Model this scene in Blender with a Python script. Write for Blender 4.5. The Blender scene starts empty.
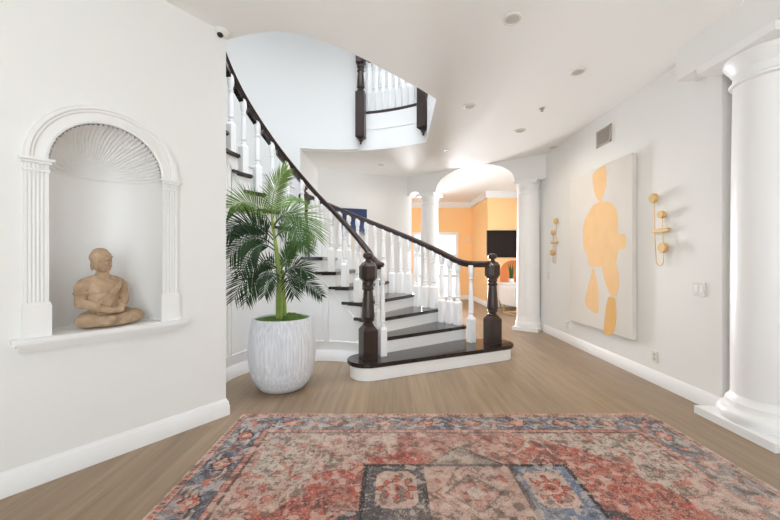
import bpy, bmesh, math, random
import numpy as np
from mathutils import Vector, Matrix
from mathutils.geometry import tessellate_polygon

# ------------------------------------------------------------------ camera, world, light
scene = bpy.context.scene
COL = scene.collection
K = 780 * 16 / 36.0            # focal length in pixels
EYE = 1.25
cam_data = bpy.data.cameras.new('camera')
cam_data.lens = 16
cam_data.sensor_width = 36
cam_data.clip_start = 0.05
cam = bpy.data.objects.new('camera', cam_data)
COL.objects.link(cam)
cam.location = (0, 0, EYE)
cam.rotation_euler = (math.radians(90), 0, 0)
scene.camera = cam

world = bpy.data.worlds.new('daylight')
scene.world = world
world.use_nodes = True
bgn = world.node_tree.nodes['Background']
bgn.inputs[0].default_value = (0.92, 0.96, 1.0, 1)
bgn.inputs[1].default_value = 1.1

scene.view_settings.view_transform = 'Standard'
scene.view_settings.look = 'None'
scene.view_settings.exposure = 0.26
scene.view_settings.gamma = 1.0
scene.view_settings.use_curve_mapping = False
scene.cycles.max_bounces = 12
scene.cycles.diffuse_bounces = 8
scene.cycles.use_denoising = True
scene.cycles.sample_clamp_indirect = 8.0


def area_light(name, loc, aim, sx, sy, power, color=(1, 1, 1), spread=180):
    l = bpy.data.lights.new(name, 'AREA')
    l.shape = 'RECTANGLE'
    l.size, l.size_y = sx, sy
    l.energy = power
    l.color = color
    l.spread = math.radians(spread)
    o = bpy.data.objects.new(name, l)
    COL.objects.link(o)
    o.location = loc
    d = Vector(aim) - Vector(loc)
    o.rotation_euler = d.to_track_quat('-Z', 'Y').to_euler()
    return o


# daylight entering through the entry windows behind the camera,
# the skylight over the stairwell and the living-room doors, plus added fill lamps
area_light('entry_window_light', (-0.1, -2.5, 1.5), (0.9, 5, 1.7), 2.9, 1.9, 60, (0.78, 0.90, 1.0))
area_light('side_room_fill', (5.35, 0.6, 1.6), (0, 1.5, 2.2), 3.6, 2.2, 7, (0.80, 0.91, 1.0))  # added fill from the side room, whose wall has no window
area_light('upper_front_fill', (-0.4, -2.6, 4.9), (-0.6, 5, 4.6), 4.0, 1.8, 32, (0.95, 0.97, 1.0))  # added lamp to brighten the balusters and upper stairwell; no window there
area_light('skylight_light', (-0.6, 3.6, 5.95), (-0.6, 4.0, 0), 3.0, 2.6, 108, (0.84, 0.91, 1.0), 115)
area_light('garden_door_light', (1.1, 10.85, 1.3), (0.6, 6, 1.5), 0.75, 2.0, 92, (0.94, 0.96, 1.0), 80)
area_light('living_room_fill', (5.7, 7.0, 1.6), (-0.5, 7.9, 1.6), 1.6, 2.2, 56, (0.96, 0.98, 1.0), 95)  # added living-room fill in front of the closed right-hand wall
area_light('upper_hall_fill', (0.6, 6.9, 5.9), (0.6, 6.9, 0), 3.0, 1.4, 36, (0.90, 0.95, 1.0))  # added to whiten the hall behind the balcony balusters
# the sun, high behind the camera, added to bounce light off the entry floor onto the ceiling
sun = bpy.data.lights.new('sun', 'SUN')
sun.energy = 48.0
sun.angle = math.radians(1.0)
sun.color = (0.70, 0.85, 1.0)
sun_o = bpy.data.objects.new('sun', sun)
COL.objects.link(sun_o)
sun_o.rotation_euler = (math.radians(38), 0, math.radians(8))

# ------------------------------------------------------------------ materials


def srgb(r, g, b):
    def f(c):
        c /= 255.0
        return c / 12.92 if c <= 0.04045 else ((c + 0.055) / 1.055) ** 2.4
    return (f(r), f(g), f(b), 1)


def mat(name, color, rough=0.5, metal=0.0, coat=0.0, noise=None, bump=None, spec=None):
    m = bpy.data.materials.new(name)
    m.use_nodes = True
    nt = m.node_tree
    b = nt.nodes['Principled BSDF']
    b.inputs['Base Color'].default_value = color
    b.inputs['Roughness'].default_value = rough
    b.inputs['Metallic'].default_value = metal
    b.inputs['Coat Weight'].default_value = coat
    if spec is not None:
        b.inputs['Specular IOR Level'].default_value = spec
    tc = nt.nodes.new('ShaderNodeTexCoord')
    if noise:
        scale, amount, stretch, c2 = noise
        mp = nt.nodes.new('ShaderNodeMapping')
        mp.inputs['Scale'].default_value = stretch
        nt.links.new(tc.outputs['Object'], mp.inputs[0])
        n = nt.nodes.new('ShaderNodeTexNoise')
        n.inputs['Scale'].default_value = scale
        n.inputs['Detail'].default_value = 6
        nt.links.new(mp.outputs[0], n.inputs['Vector'])
        r = nt.nodes.new('ShaderNodeValToRGB')
        r.color_ramp.elements[0].position = 0.5 - amount
        r.color_ramp.elements[1].position = 0.5 + amount
        r.color_ramp.elements[0].color = c2
        r.color_ramp.elements[1].color = color
        nt.links.new(n.outputs['Fac'], r.inputs[0])
        nt.links.new(r.outputs[0], b.inputs['Base Color'])
    if bump:
        scale, strength, stretch = bump
        mp = nt.nodes.new('ShaderNodeMapping')
        mp.inputs['Scale'].default_value = stretch
        nt.links.new(tc.outputs['Object'], mp.inputs[0])
        n = nt.nodes.new('ShaderNodeTexNoise')
        n.inputs['Scale'].default_value = scale
        n.inputs['Detail'].default_value = 5
        nt.links.new(mp.outputs[0], n.inputs['Vector'])
        bp = nt.nodes.new('ShaderNodeBump')
        bp.inputs['Strength'].default_value = strength
        bp.inputs['Distance'].default_value = 0.01
        nt.links.new(n.outputs['Fac'], bp.inputs['Height'])
        nt.links.new(bp.outputs[0], b.inputs['Normal'])
    return m


M = {}
M['wall'] = mat('wall paint', srgb(233, 233, 231), 0.65, bump=(160, 0.03, (1, 1, 1)))
M['ceiling'] = mat('ceiling paint', srgb(243, 243, 242), 0.75, bump=(120, 0.03, (1, 1, 1)))
M['trim'] = mat('white trim paint', srgb(238, 238, 238), 0.38)
M['niche'] = mat('niche white paint', srgb(235, 235, 234), 0.45)
M['stair_white'] = mat('stair white enamel', srgb(250, 250, 250), 0.4)
M['dark'] = mat('espresso stained wood', srgb(62, 46, 40), 0.32, coat=0.15,
                noise=(9, 0.2, (1, 1, 0.12), srgb(48, 35, 30)))
M['rail'] = mat('dark handrail wood', srgb(58, 37, 29), 0.38, spec=0.35, noise=(9, 0.2, (1, 1, 0.3), srgb(44, 28, 22)))
M['tread'] = mat('dark tread wood', srgb(50, 40, 36), 0.22, coat=0.3,
                 noise=(10, 0.25, (1, 1, 1), srgb(36, 29, 27)))
M['orange'] = mat('orange wall paint', srgb(252, 208, 150), 0.7, bump=(120, 0.03, (1, 1, 1)))
M['niche_orange'] = mat('deep orange paint', srgb(226, 140, 80), 0.7)  # a deeper orange than the wall, for the recess faces
M['gold'] = mat('brushed gold', srgb(216, 182, 122), 0.4, metal=0.35, bump=(60, 0.05, (1, 1, 8)))
M['black'] = mat('black plastic', srgb(20, 20, 22), 0.35)
M['screen'] = mat('television screen', srgb(34, 26, 24), 0.10)
M['canvas'] = mat('canvas', srgb(224, 219, 212), 0.85, noise=(3, 0.3, (1, 1, 1), srgb(217, 212, 206)), bump=(300, 0.15, (1, 1, 1)))
M['figure'] = mat('ochre paint', srgb(238, 200, 148), 0.8, noise=(6, 0.25, (1, 1, 1), srgb(234, 190, 134)))
M['figure2'] = mat('deep ochre paint', srgb(230, 184, 114), 0.8, noise=(6, 0.25, (1, 1, 1), srgb(226, 174, 96)))
M['vent'] = mat('vent metal', srgb(178, 170, 160), 0.5)
M['vent_dark'] = mat('vent shadow duct', srgb(100, 94, 88), 0.8)
M['plastic'] = mat('white plastic', srgb(228, 225, 220), 0.4)
M['lens'] = mat('frosted lens', srgb(196, 194, 188), 0.3)
M['cushion'] = mat('white upholstery', srgb(232, 226, 220), 0.9, bump=(200, 0.2, (1, 1, 1)))
M['moss'] = mat('moss', srgb(92, 120, 40), 0.95, noise=(40, 0.2, (1, 1, 1), srgb(52, 78, 22)), bump=(70, 1.0, (1, 1, 1)))
M['stem'] = mat('palm stem', srgb(158, 174, 84), 0.5, noise=(20, 0.3, (1, 1, 0.6), srgb(112, 138, 54)))
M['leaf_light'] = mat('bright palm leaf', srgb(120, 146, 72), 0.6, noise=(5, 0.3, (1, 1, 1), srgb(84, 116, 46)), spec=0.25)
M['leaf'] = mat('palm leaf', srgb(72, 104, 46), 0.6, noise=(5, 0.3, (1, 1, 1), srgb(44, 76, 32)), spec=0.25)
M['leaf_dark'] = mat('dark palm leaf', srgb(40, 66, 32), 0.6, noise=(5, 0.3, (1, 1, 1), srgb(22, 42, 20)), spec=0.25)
M['stone'] = mat('carved sandstone', srgb(196, 170, 142), 0.9, noise=(14, 0.22, (1, 1, 1), srgb(148, 122, 96)), bump=(55, 0.5, (1, 1, 1)))
M['pot'] = mat('whitewashed clay', srgb(240, 242, 247), 0.7, noise=(16, 0.18, (4.5, 4.5, 0.11), srgb(206, 210, 218)), bump=(26, 0.6, (5, 5, 0.11)))
M['blue'] = mat('blue painting', srgb(48, 66, 110), 0.7)
M['glass'] = mat('window glass', (1, 1, 1, 1), 0.0)
_b = M['glass'].node_tree.nodes['Principled BSDF']
_b.inputs['Transmission Weight'].default_value = 1.0
_b.inputs['IOR'].default_value = 1.02
M['pale_glass'] = mat('sheer window blind', srgb(250, 248, 244), 0.6)


def blue_painting_material():
    m = M['blue']
    nt = m.node_tree
    b = nt.nodes['Principled BSDF']
    tc = nt.nodes.new('ShaderNodeTexCoord')
    sp = nt.nodes.new('ShaderNodeSeparateXYZ')
    nt.links.new(tc.outputs['Generated'], sp.inputs[0])
    n = nt.nodes.new('ShaderNodeTexNoise')
    n.inputs['Scale'].default_value = 5
    n.inputs['Detail'].default_value = 5
    nt.links.new(tc.outputs['Generated'], n.inputs['Vector'])
    ma = nt.nodes.new('ShaderNodeMath')
    ma.operation = 'MULTIPLY_ADD'
    nt.links.new(n.outputs['Fac'], ma.inputs[0])
    ma.inputs[1].default_value = 0.5
    nt.links.new(sp.outputs['Z'], ma.inputs[2])
    r = nt.nodes.new('ShaderNodeValToRGB')
    e = r.color_ramp.elements
    e[0].position = 0.55
    e[0].color = srgb(225, 220, 215)
    e[1].position = 0.76
    e[1].color = srgb(70, 88, 130)
    x = e.new(0.95)
    x.color = srgb(44, 60, 104)
    nt.links.new(ma.outputs[0], r.inputs[0])
    nt.links.new(r.outputs[0], b.inputs['Base Color'])


blue_painting_material()


def floor_material():
    m = bpy.data.materials.new('light oak planks')
    m.use_nodes = True
    nt = m.node_tree
    b = nt.nodes['Principled BSDF']
    tc = nt.nodes.new('ShaderNodeTexCoord')
    mp = nt.nodes.new('ShaderNodeMapping')
    mp.inputs['Rotation'].default_value = (0, 0, math.radians(90))
    nt.links.new(tc.outputs['Object'], mp.inputs[0])
    br = nt.nodes.new('ShaderNodeTexBrick')
    br.inputs['Scale'].default_value = 1.0
    br.inputs['Brick Width'].default_value = 1.9
    br.inputs['Row Height'].default_value = 0.19
    br.inputs['Mortar Size'].default_value = 0.0012
    br.inputs['Color1'].default_value = (0.35, 0.35, 0.35, 1)
    br.inputs['Color2'].default_value = (0.65, 0.65, 0.65, 1)
    br.inputs['Mortar'].default_value = (0.1, 0.1, 0.1, 1)
    br.offset = 0.37
    nt.links.new(mp.outputs[0], br.inputs['Vector'])
    mp2 = nt.nodes.new('ShaderNodeMapping')
    mp2.inputs['Scale'].default_value = (16, 0.9, 1)
    nt.links.new(tc.outputs['Object'], mp2.inputs[0])
    n = nt.nodes.new('ShaderNodeTexNoise')
    n.inputs['Scale'].default_value = 1.6
    n.inputs['Detail'].default_value = 8
    n.inputs['Distortion'].default_value = 0.6
    nt.links.new(mp2.outputs[0], n.inputs['Vector'])
    mx = nt.nodes.new('ShaderNodeMix')
    mx.data_type = 'RGBA'
    mx.inputs[0].default_value = 0.55
    nt.links.new(br.outputs['Color'], mx.inputs[6])
    nt.links.new(n.outputs['Fac'], mx.inputs[7])
    r = nt.nodes.new('ShaderNodeValToRGB')
    e = r.color_ramp.elements
    e[0].position = 0.22
    e[0].color = srgb(108, 92, 75)
    e[1].position = 0.72
    e[1].color = srgb(166, 143, 118)
    c = e.new(0.48)
    c.color = srgb(143, 121, 97)
    nt.links.new(mx.outputs[2], r.inputs[0])
    nt.links.new(r.outputs[0], b.inputs['Base Color'])
    b.inputs['Roughness'].default_value = 0.38
    bp = nt.nodes.new('ShaderNodeBump')
    bp.inputs['Strength'].default_value = 0.12
    bp.inputs['Distance'].default_value = 0.004
    nt.links.new(mx.outputs[2], bp.inputs['Height'])
    nt.links.new(bp.outputs[0], b.inputs['Normal'])
    return m


M['floor'] = floor_material()


def rug_material():
    m = bpy.data.materials.new('distressed woven rug')
    m.use_nodes = True
    nt = m.node_tree
    b = nt.nodes['Principled BSDF']
    at = nt.nodes.new('ShaderNodeAttribute')
    at.attribute_name = 'weave'
    tc = nt.nodes.new('ShaderNodeTexCoord')
    n = nt.nodes.new('ShaderNodeTexNoise')
    n.inputs['Scale'].default_value = 120
    n.inputs['Detail'].default_value = 3
    nt.links.new(tc.outputs['Object'], n.inputs['Vector'])
    r = nt.nodes.new('ShaderNodeValToRGB')
    r.color_ramp.elements[0].position = 0.3
    r.color_ramp.elements[0].color = (0.72, 0.72, 0.72, 1)
    r.color_ramp.elements[1].position = 0.7
    r.color_ramp.elements[1].color = (1.15, 1.15, 1.15, 1)
    nt.links.new(n.outputs['Fac'], r.inputs[0])
    mx = nt.nodes.new('ShaderNodeMix')
    mx.data_type = 'RGBA'
    mx.blend_type = 'MULTIPLY'
    mx.inputs[0].default_value = 0.8
    nt.links.new(at.outputs['Color'], mx.inputs[6])
    nt.links.new(r.outputs[0], mx.inputs[7])
    nt.links.new(mx.outputs[2], b.inputs['Base Color'])
    b.inputs['Roughness'].default_value = 0.95
    b.inputs['Specular IOR Level'].default_value = 0.1
    bp = nt.nodes.new('ShaderNodeBump')
    bp.inputs['Strength'].default_value = 0.35
    bp.inputs['Distance'].default_value = 0.004
    nt.links.new(n.outputs['Fac'], bp.inputs['Height'])
    nt.links.new(bp.outputs[0], b.inputs['Normal'])
    return m


M['rug'] = rug_material()

# ------------------------------------------------------------------ mesh helpers


class MB:
    def __init__(self):
        self.v = []
        self.f = []

    def add(self, vs, fs):
        n = len(self.v)
        self.v += [tuple(p) for p in vs]
        self.f += [tuple(i + n for i in f) for f in fs]
        return self

    def box(self, c, s, rz=0.0):
        x, y, z = s[0] / 2, s[1] / 2, s[2] / 2
        ca, sa = math.cos(rz), math.sin(rz)
        vs = []
        for dz in (-z, z):
            for dx, dy in ((-x, -y), (x, -y), (x, y), (-x, y)):
                vs.append((c[0] + dx * ca - dy * sa, c[1] + dx * sa + dy * ca, c[2] + dz))
        return self.add(vs, [(3, 2, 1, 0), (4, 5, 6, 7), (0, 1, 5, 4), (1, 2, 6, 5), (2, 3, 7, 6), (3, 0, 4, 7)])

    def box2(self, lo, hi):
        return self.box([(a + b) / 2 for a, b in zip(lo, hi)], [b - a for a, b in zip(lo, hi)])

    def bevel_box(self, c, s, bev, rz=0.0, seg=1):
        bm = bmesh.new()
        bmesh.ops.create_cube(bm, size=1)
        for v in bm.verts:
            v.co = Vector((v.co.x * s[0], v.co.y * s[1], v.co.z * s[2]))
        bmesh.ops.bevel(bm, geom=list(bm.edges), offset=bev, segments=seg, affect='EDGES', profile=0.6)
        R = Matrix.Rotation(rz, 3, 'Z')
        bm.verts.ensure_lookup_table()
        bm.verts.index_update()
        self.add([R @ v.co + Vector(c) for v in bm.verts], [[v.index for v in f.verts] for f in bm.faces])
        bm.free()
        return self

    def lathe(self, prof, c=(0, 0, 0), n=24, caps=True):
        """prof: list of (r, z), from bottom to top"""
        vs, fs = [], []
        for r, z in prof:
            for i in range(n):
                a = 2 * math.pi * i / n
                vs.append((c[0] + r * math.cos(a), c[1] + r * math.sin(a), c[2] + z))
        for j in range(len(prof) - 1):
            for i in range(n):
                a, b = j * n + i, j * n + (i + 1) % n
                fs.append((a, b, b + n, a + n))
        if caps:
            fs.append(tuple(range(n - 1, -1, -1)))
            k = (len(prof) - 1) * n
            fs.append(tuple(range(k, k + n)))
        return self.add(vs, fs)

    def prism(self, poly, z0, z1):
        n = len(poly)
        vs = [(p[0], p[1], z0) for p in poly] + [(p[0], p[1], z1) for p in poly]
        fs = [(i, (i + 1) % n, n + (i + 1) % n, n + i) for i in range(n)]
        tris = tessellate_polygon([[Vector((p[0], p[1], 0)) for p in poly]])
        for t in tris:
            fs.append(tuple(t))
            fs.append(tuple(i + n for i in reversed(t)))
        return self.add(vs, fs)

    def tube(self, pts, r, n=8, caps=True):
        pts = [Vector(p) for p in pts]
        rs = r if isinstance(r, (list, tuple)) else [r] * len(pts)
        vs, fs = [], []
        ref = None
        for i, p in enumerate(pts):
            d = (pts[min(i + 1, len(pts) - 1)] - pts[max(i - 1, 0)]).normalized()
            if ref is None:
                ref = Vector((0, 0, 1)) if abs(d.z) < 0.9 else Vector((1, 0, 0))
            a = d.cross(ref)
            if a.length < 1e-5:
                a = d.cross(Vector((0, 1, 0)))
            a.normalize()
            b = d.cross(a).normalized()
            ref = -b if False else ref
            for k in range(n):
                t = 2 * math.pi * k / n
                vs.append(p + (a * math.cos(t) + b * math.sin(t)) * rs[i])
        for i in range(len(pts) - 1):
            for k in range(n):
                a, b = i * n + k, i * n + (k + 1) % n
                fs.append((a, b, b + n, a + n))
        if caps:
            fs.append(tuple(range(n - 1, -1, -1)))
            q = (len(pts) - 1) * n
            fs.append(tuple(range(q, q + n)))
        return self.add(vs, fs)

    def sweep(self, path, prof, side=1):
        """path: 3D points; prof: closed list of (across, up); across is to the right of the direction * side"""
        path = [Vector(p) for p in path]
        n = len(prof)
        vs, fs = [], []
        for i, p in enumerate(path):
            d1 = (path[i] - path[i - 1]) if i > 0 else path[1] - path[0]
            d2 = (path[i + 1] - path[i]) if i < len(path) - 1 else d1
            for d in (d1, d2):
                d.z = 0
            d1 = d1.normalized()
            d2 = d2.normalized()
            t = (d1 + d2).normalized()
            nr = Vector((t.y, -t.x, 0)) * side
            sc = 1 / max(0.5, t.dot(d1))
            for a, u in prof:
                vs.append(p + nr * a * sc + Vector((0, 0, u)))
        for i in range(len(path) - 1):
            for k in range(n):
                a, b = i * n + k, i * n + (k + 1) % n
                fs.append((a, b, b + n, a + n))
        fs.append(tuple(range(n - 1, -1, -1)))
        q = (len(path) - 1) * n
        fs.append(tuple(range(q, q + n)))
        return self.add(vs, fs)

    def ellipsoid(self, c, r, rot=None, nu=20, nv=12):
        vs, fs = [], []
        R = rot or Matrix.Identity(3)
        for j in range(1, nv):
            ph = math.pi * j / nv
            for i in range(nu):
                a = 2 * math.pi * i / nu
                vs.append(R @ Vector((r[0] * math.sin(ph) * math.cos(a), r[1] * math.sin(ph) * math.sin(a), -r[2] * math.cos(ph))) + Vector(c))
        vs.append(R @ Vector((0, 0, -r[2])) + Vector(c))
        vs.append(R @ Vector((0, 0, r[2])) + Vector(c))
        for j in range(nv - 2):
            for i in range(nu):
                a, b = j * nu + i, j * nu + (i + 1) % nu
                fs.append((a, b, b + nu, a + nu))
        s, t = len(vs) - 2, len(vs) - 1
        q = (nv - 2) * nu
        for i in range(nu):
            fs.append((s, (i + 1) % nu, i))
            fs.append((t, q + i, q + (i + 1) % nu))
        return self.add(vs, fs)

    def transform(self, mtx):
        self.v = [tuple(mtx @ Vector(p)) for p in self.v]
        return self

    def build(self, name, material, parent=None, smooth=True, normals=True, angle=35):
        me = bpy.data.meshes.new(name)
        me.from_pydata(self.v, [], self.f)
        if normals:
            bm = bmesh.new()
            bm.from_mesh(me)
            bmesh.ops.recalc_face_normals(bm, faces=bm.faces)
            bm.to_mesh(me)
            bm.free()
        me.materials.append(material)
        o = bpy.data.objects.new(name, me)
        COL.objects.link(o)
        if smooth:
            me.shade_smooth()
            me.set_sharp_from_angle(angle=math.radians(angle))
        if parent:
            o.parent = parent
            o.matrix_parent_inverse = Matrix.Translation(-parent.location) if parent.type == 'EMPTY' and parent.rotation_euler.z == 0 else parent.matrix_basis.inverted()
        return o


def tag(o, label, cat, group=None):
    o['label'] = label
    o['category'] = cat
    if group:
        o['group'] = group
    return o


def thing(name, loc, label, cat, group=None, rz=0.0):
    o = bpy.data.objects.new(name, None)
    o.empty_display_size = 0.1
    COL.objects.link(o)
    o.location = loc
    o.rotation_euler = (0, 0, rz)
    return tag(o, label, cat, group)


def struct(o):
    o['kind'] = 'structure'
    return o


def dup(root, loc, rz, label, group=None):
    """copy a thing whose parts are modelled in its own local frame"""
    r = root.copy()
    COL.objects.link(r)
    r.location = loc
    r.rotation_euler = (0, 0, rz)
    r['label'] = label
    if group:
        r['group'] = group
    for ch in list(root.children):
        c = ch.copy()
        COL.objects.link(c)
        c.parent = r
        for g in list(ch.children):
            d = g.copy()
            COL.objects.link(d)
            d.parent = c
    return r


def local(o, parent):
    """parts modelled in the parent's local frame"""
    o.parent = parent
    o.matrix_parent_inverse = Matrix.Identity(4)
    return o


R = math.radians
CEIL = 3.08
UP = 3.68                       # upper floor
TOP = 6.0


def on_plane(px, py, z):        # a photograph point on the horizontal plane z
    Y = (EYE - z) * K / (py - 260)
    return ((px - 390) * Y / K, Y)


def on_right(px, py, X):        # a photograph point on the right-hand wall plane
    Y = X * K / (px - 390)
    return (X, Y, EYE + (260 - py) * Y / K)


# ------------------------------------------------------------------ stair constants
CX, CY = -0.83, 3.45
RISE = 0.184
STEP = 11.5
TH1 = 22.4
NST = 18
R_IN, R_OUT, R_WALL = 0.87, 2.22, 2.37


def pol(r, th, z=None):
    a = R(th)
    p = (CX + r * math.cos(a), CY + r * math.sin(a))
    return p if z is None else (p[0], p[1], z)


def nose(th):
    return RISE * (1 + (th - TH1) / STEP)


def theta(k):
    return TH1 + STEP * (k - 1)


# ------------------------------------------------------------------ structure: floor, ceiling
struct(MB().box2((-5.2, -3.0, -0.12), (6.3, 11.4, 0.0)).build('floor', M['floor'], smooth=False))

# stairwell opening in the ceiling slab
near_px = [(436.2, 99.2), (419.2, 88.5), (400, 78), (382.3, 68.5), (369, 61.5), (356, 55.2), (344.5, 49.5), (333, 44.5), (320, 40),
           (308.5, 36.2), (295, 33), (280.8, 31.5), (267, 31.8), (253, 34), (240, 36.5), (227.5, 40)]
hole = [on_plane(x, y, CEIL) for x, y in near_px]
hole += [(-1.41, 2.855), (-2.12, 1.90)]
hole += [pol(R_WALL + 0.05, t) for t in range(222, 83, -3)]
hole += [pol(R_WALL, t) for t in range(82, 53, -1)]
A = Vector((-1.325, 2.80))                      # visible end of the left wall
D = Vector((-0.595, -0.803))                    # along the left wall, towards the camera
N = Vector((-0.803, 0.595))                     # into the left wall


def slab(outer, holes, z0, z1):
    loops = [[Vector((x, y, 0)) for x, y in outer]] + [[Vector((x, y, 0)) for x, y in h] for h in holes]
    tris = tessellate_polygon(loops)
    pts = [p for l in loops for p in l]
    n = len(pts)
    mb = MB()
    vs = [(p.x, p.y, z0) for p in pts] + [(p.x, p.y, z1) for p in pts]
    fs = [tuple(t) for t in tris] + [tuple(i + n for i in t) for t in tris]
    k = 0
    for l in loops:
        m = len(l)
        for i in range(m):
            a, b = k + i, k + (i + 1) % m
            fs.append((a, b, b + n, a + n))
        k += m
    mb.add(vs, fs)
    return mb


struct(slab([(-5.2, -3.0), (6.3, -3.0), (6.3, 11.4), (-5.2, 11.4)], [hole], CEIL, UP).build('ceiling', M['ceiling'], smooth=False))
# moulding line round the edge of the upper floor
tp = [pol(R_WALL - 0.001, t, CEIL + 0.33) for t in range(82, 53, -1)]
struct(MB().sweep(tp, [(0, 0), (0.006, 0.0), (0.010, 0.015), (0.006, 0.03), (0, 0.03)], side=1).build('trim_1', M['trim']))
# upper storey shell
up = MB()
up.box2((-5.2, -3.0, UP), (-5.0, 11.4, TOP))
up.box2((4.4, -3.0, UP), (4.6, 11.4, TOP))
up.box2((-5.2, 8.0, UP), (4.6, 8.2, TOP))
up.box2((-5.2, -3.0, UP), (4.6, -2.8, TOP))
up.box2((-5.2, -3.0, TOP), (4.6, 11.4, TOP + 0.15))
struct(up.build('wall_upper', M['wall'], smooth=False))

# ------------------------------------------------------------------ structure: left wall with the niche hole
NC, NR = 0.75, 0.285            # niche centre along the wall and half width
SILL, SPRING = 0.825, 1.785
ASPR = SPRING + 0.03


def LW(t, b, z):
    p = A + D * t + N * b
    return (p.x, p.y, z)


mb = MB()
TEND = 6.3


def quad(mb, a, b, c, d):
    mb.add([a, b, c, d], [(0, 1, 2, 3)])


quad(mb, LW(0, 0, 0), LW(NC - NR, 0, 0), LW(NC - NR, 0, CEIL), LW(0, 0, CEIL))
quad(mb, LW(NC + NR, 0, 0), LW(TEND, 0, 0), LW(TEND, 0, CEIL), LW(NC + NR, 0, CEIL))
quad(mb, LW(NC - NR, 0, 0), LW(NC + NR, 0, 0), LW(NC + NR, 0, SILL), LW(NC - NR, 0, SILL))
ar = [(NC + NR * math.cos(math.pi * i / 32), ASPR + NR * math.sin(math.pi * i / 32)) for i in range(33)]
for (t0, z0), (t1, z1) in zip(ar, ar[1:]):
    quad(mb, LW(t0, 0, z0), LW(t1, 0, z1), LW(t1, 0, CEIL), LW(t0, 0, CEIL))
quad(mb, LW(0, 0, 0), LW(0, 0, CEIL), LW(0, 0.15, CEIL), LW(0, 0.15, 0))
# the niche is hollowed into a thick wall: its back
quad(mb, LW(0, 0.15, 0), LW(0.2, 0.15, 0), LW(0.2, 0.15, CEIL), LW(0, 0.15, CEIL))
quad(mb, LW(0.2, 0.15, 0), LW(0.2, 0.48, 0), LW(0.2, 0.48, CEIL), LW(0.2, 0.15, CEIL))
quad(mb, LW(0.2, 0.48, 0), LW(TEND, 0.48, 0), LW(TEND, 0.48, CEIL), LW(0.2, 0.48, CEIL))
struct(mb.build('wall_left', M['wall'], smooth=False, normals=False))

base_prof = [(0, 0), (0.022, 0), (0.022, 0.075), (0.017, 0.085), (0.017, 0.105), (0.008, 0.118), (0.006, 0.13), (0, 0.13)]
struct(MB().sweep([LW(0.0, 0.10, 0), LW(0.0, 0, 0), LW(TEND, 0, 0)], base_prof, side=-1).build('baseboard_left', M['trim']))

# ------------------------------------------------------------------ niche surround
niche = thing('niche_surround', LW(NC, 0, SILL), 'white arched niche surround with fluted pilasters and scallop shell in left wall', 'niche')
ND = 0.36                       # niche depth
# lining: half-elliptical plan
mb = MB()
nseg = 32
vs, fs = [], []
for z in (SILL, ASPR):
    for i in range(nseg + 1):
        a = math.pi * i / nseg
        vs.append(LW(NC + NR * math.cos(a), ND * math.sin(a), z))
for i in range(nseg):
    fs.append((i, i + 1, nseg + 2 + i, nseg + 1 + i))
mb.add(vs, fs)
mb.build('niche_lining', M['niche'], niche, normals=False)
# scallop shell: quarter dome with radiating flutes and a rim at the springing line
mb = MB()
nu, nv = 36 * 8, 26
vs, fs = [], []
for j in range(nv + 1):
    e = j / nv
    for i in range(nu + 1):
        a = math.pi * i / nu                     # along the opening arch
        # direction in the arch plane (t, z) and depth
        rr = 1 - e
        fl = abs(math.cos(36 * a))
        ph = e * math.pi / 2                     # 0 at the front edge, 90 deg at the back centre
        rad = math.cos(ph)
        dep = math.sin(ph)
        f = 1 - 0.04 * (1 - fl)
        t = NC + NR * rad * math.cos(a) * f
        z = ASPR + NR * rad * math.sin(a) * f
        b = ND * dep * (1 - 0.02 * (1 - fl) * rad)
        vs.append(LW(t, b, z))
for j in range(nv):
    for i in range(nu):
        a = j * (nu + 1) + i
        fs.append((a, a + 1, a + nu + 2, a + nu + 1))
mb.add(vs, fs)
mb.build('scallop_shell', M['niche'], niche, normals=False, angle=60)
rim = []
for i in range(41):
    a = math.pi * i / 40
    rim.append(LW(NC + NR * 0.985 * math.cos(a), (ND - 0.006) * math.sin(a), ASPR - 0.006))
MB().tube(rim, 0.007, 8).build('shell_rim', M['niche'], niche)
# arch moulding
mb = MB()
aprof = [(NR, 0.0), (NR, -0.016), (NR + 0.012, -0.022), (NR + 0.018, -0.018), (NR + 0.06, -0.018), (NR + 0.064, -0.028), (NR + 0.074, -0.030), (NR + 0.08, -0.038), (NR + 0.098, -0.036), (NR + 0.104, -0.02), (NR + 0.104, 0.0)]
vs, fs = [], []
na = 64
for i in range(na + 1):
    a = math.pi * i / na
    for r_, b in aprof:
        vs.append(LW(NC + r_ * math.cos(a), b, ASPR + r_ * math.sin(a)))
m_ = len(aprof)
for i in range(na):
    for k in range(m_ - 1):
        a = i * m_ + k
        fs.append((a, a + 1, a + m_ + 1, a + m_))
mb.add(vs, fs)
mb.build('arch_moulding', M['niche'], niche)


def lw_box(mb, t0, t1, b0, b1, z0, z1):
    v = [LW(t, b, z) for z in (z0, z1) for t, b in ((t0, b0), (t1, b0), (t1, b1), (t0, b1))]
    mb.add(v, [(3, 2, 1, 0), (4, 5, 6, 7), (0, 1, 5, 4), (1, 2, 6, 5), (2, 3, 7, 6), (3, 0, 4, 7)])


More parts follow.
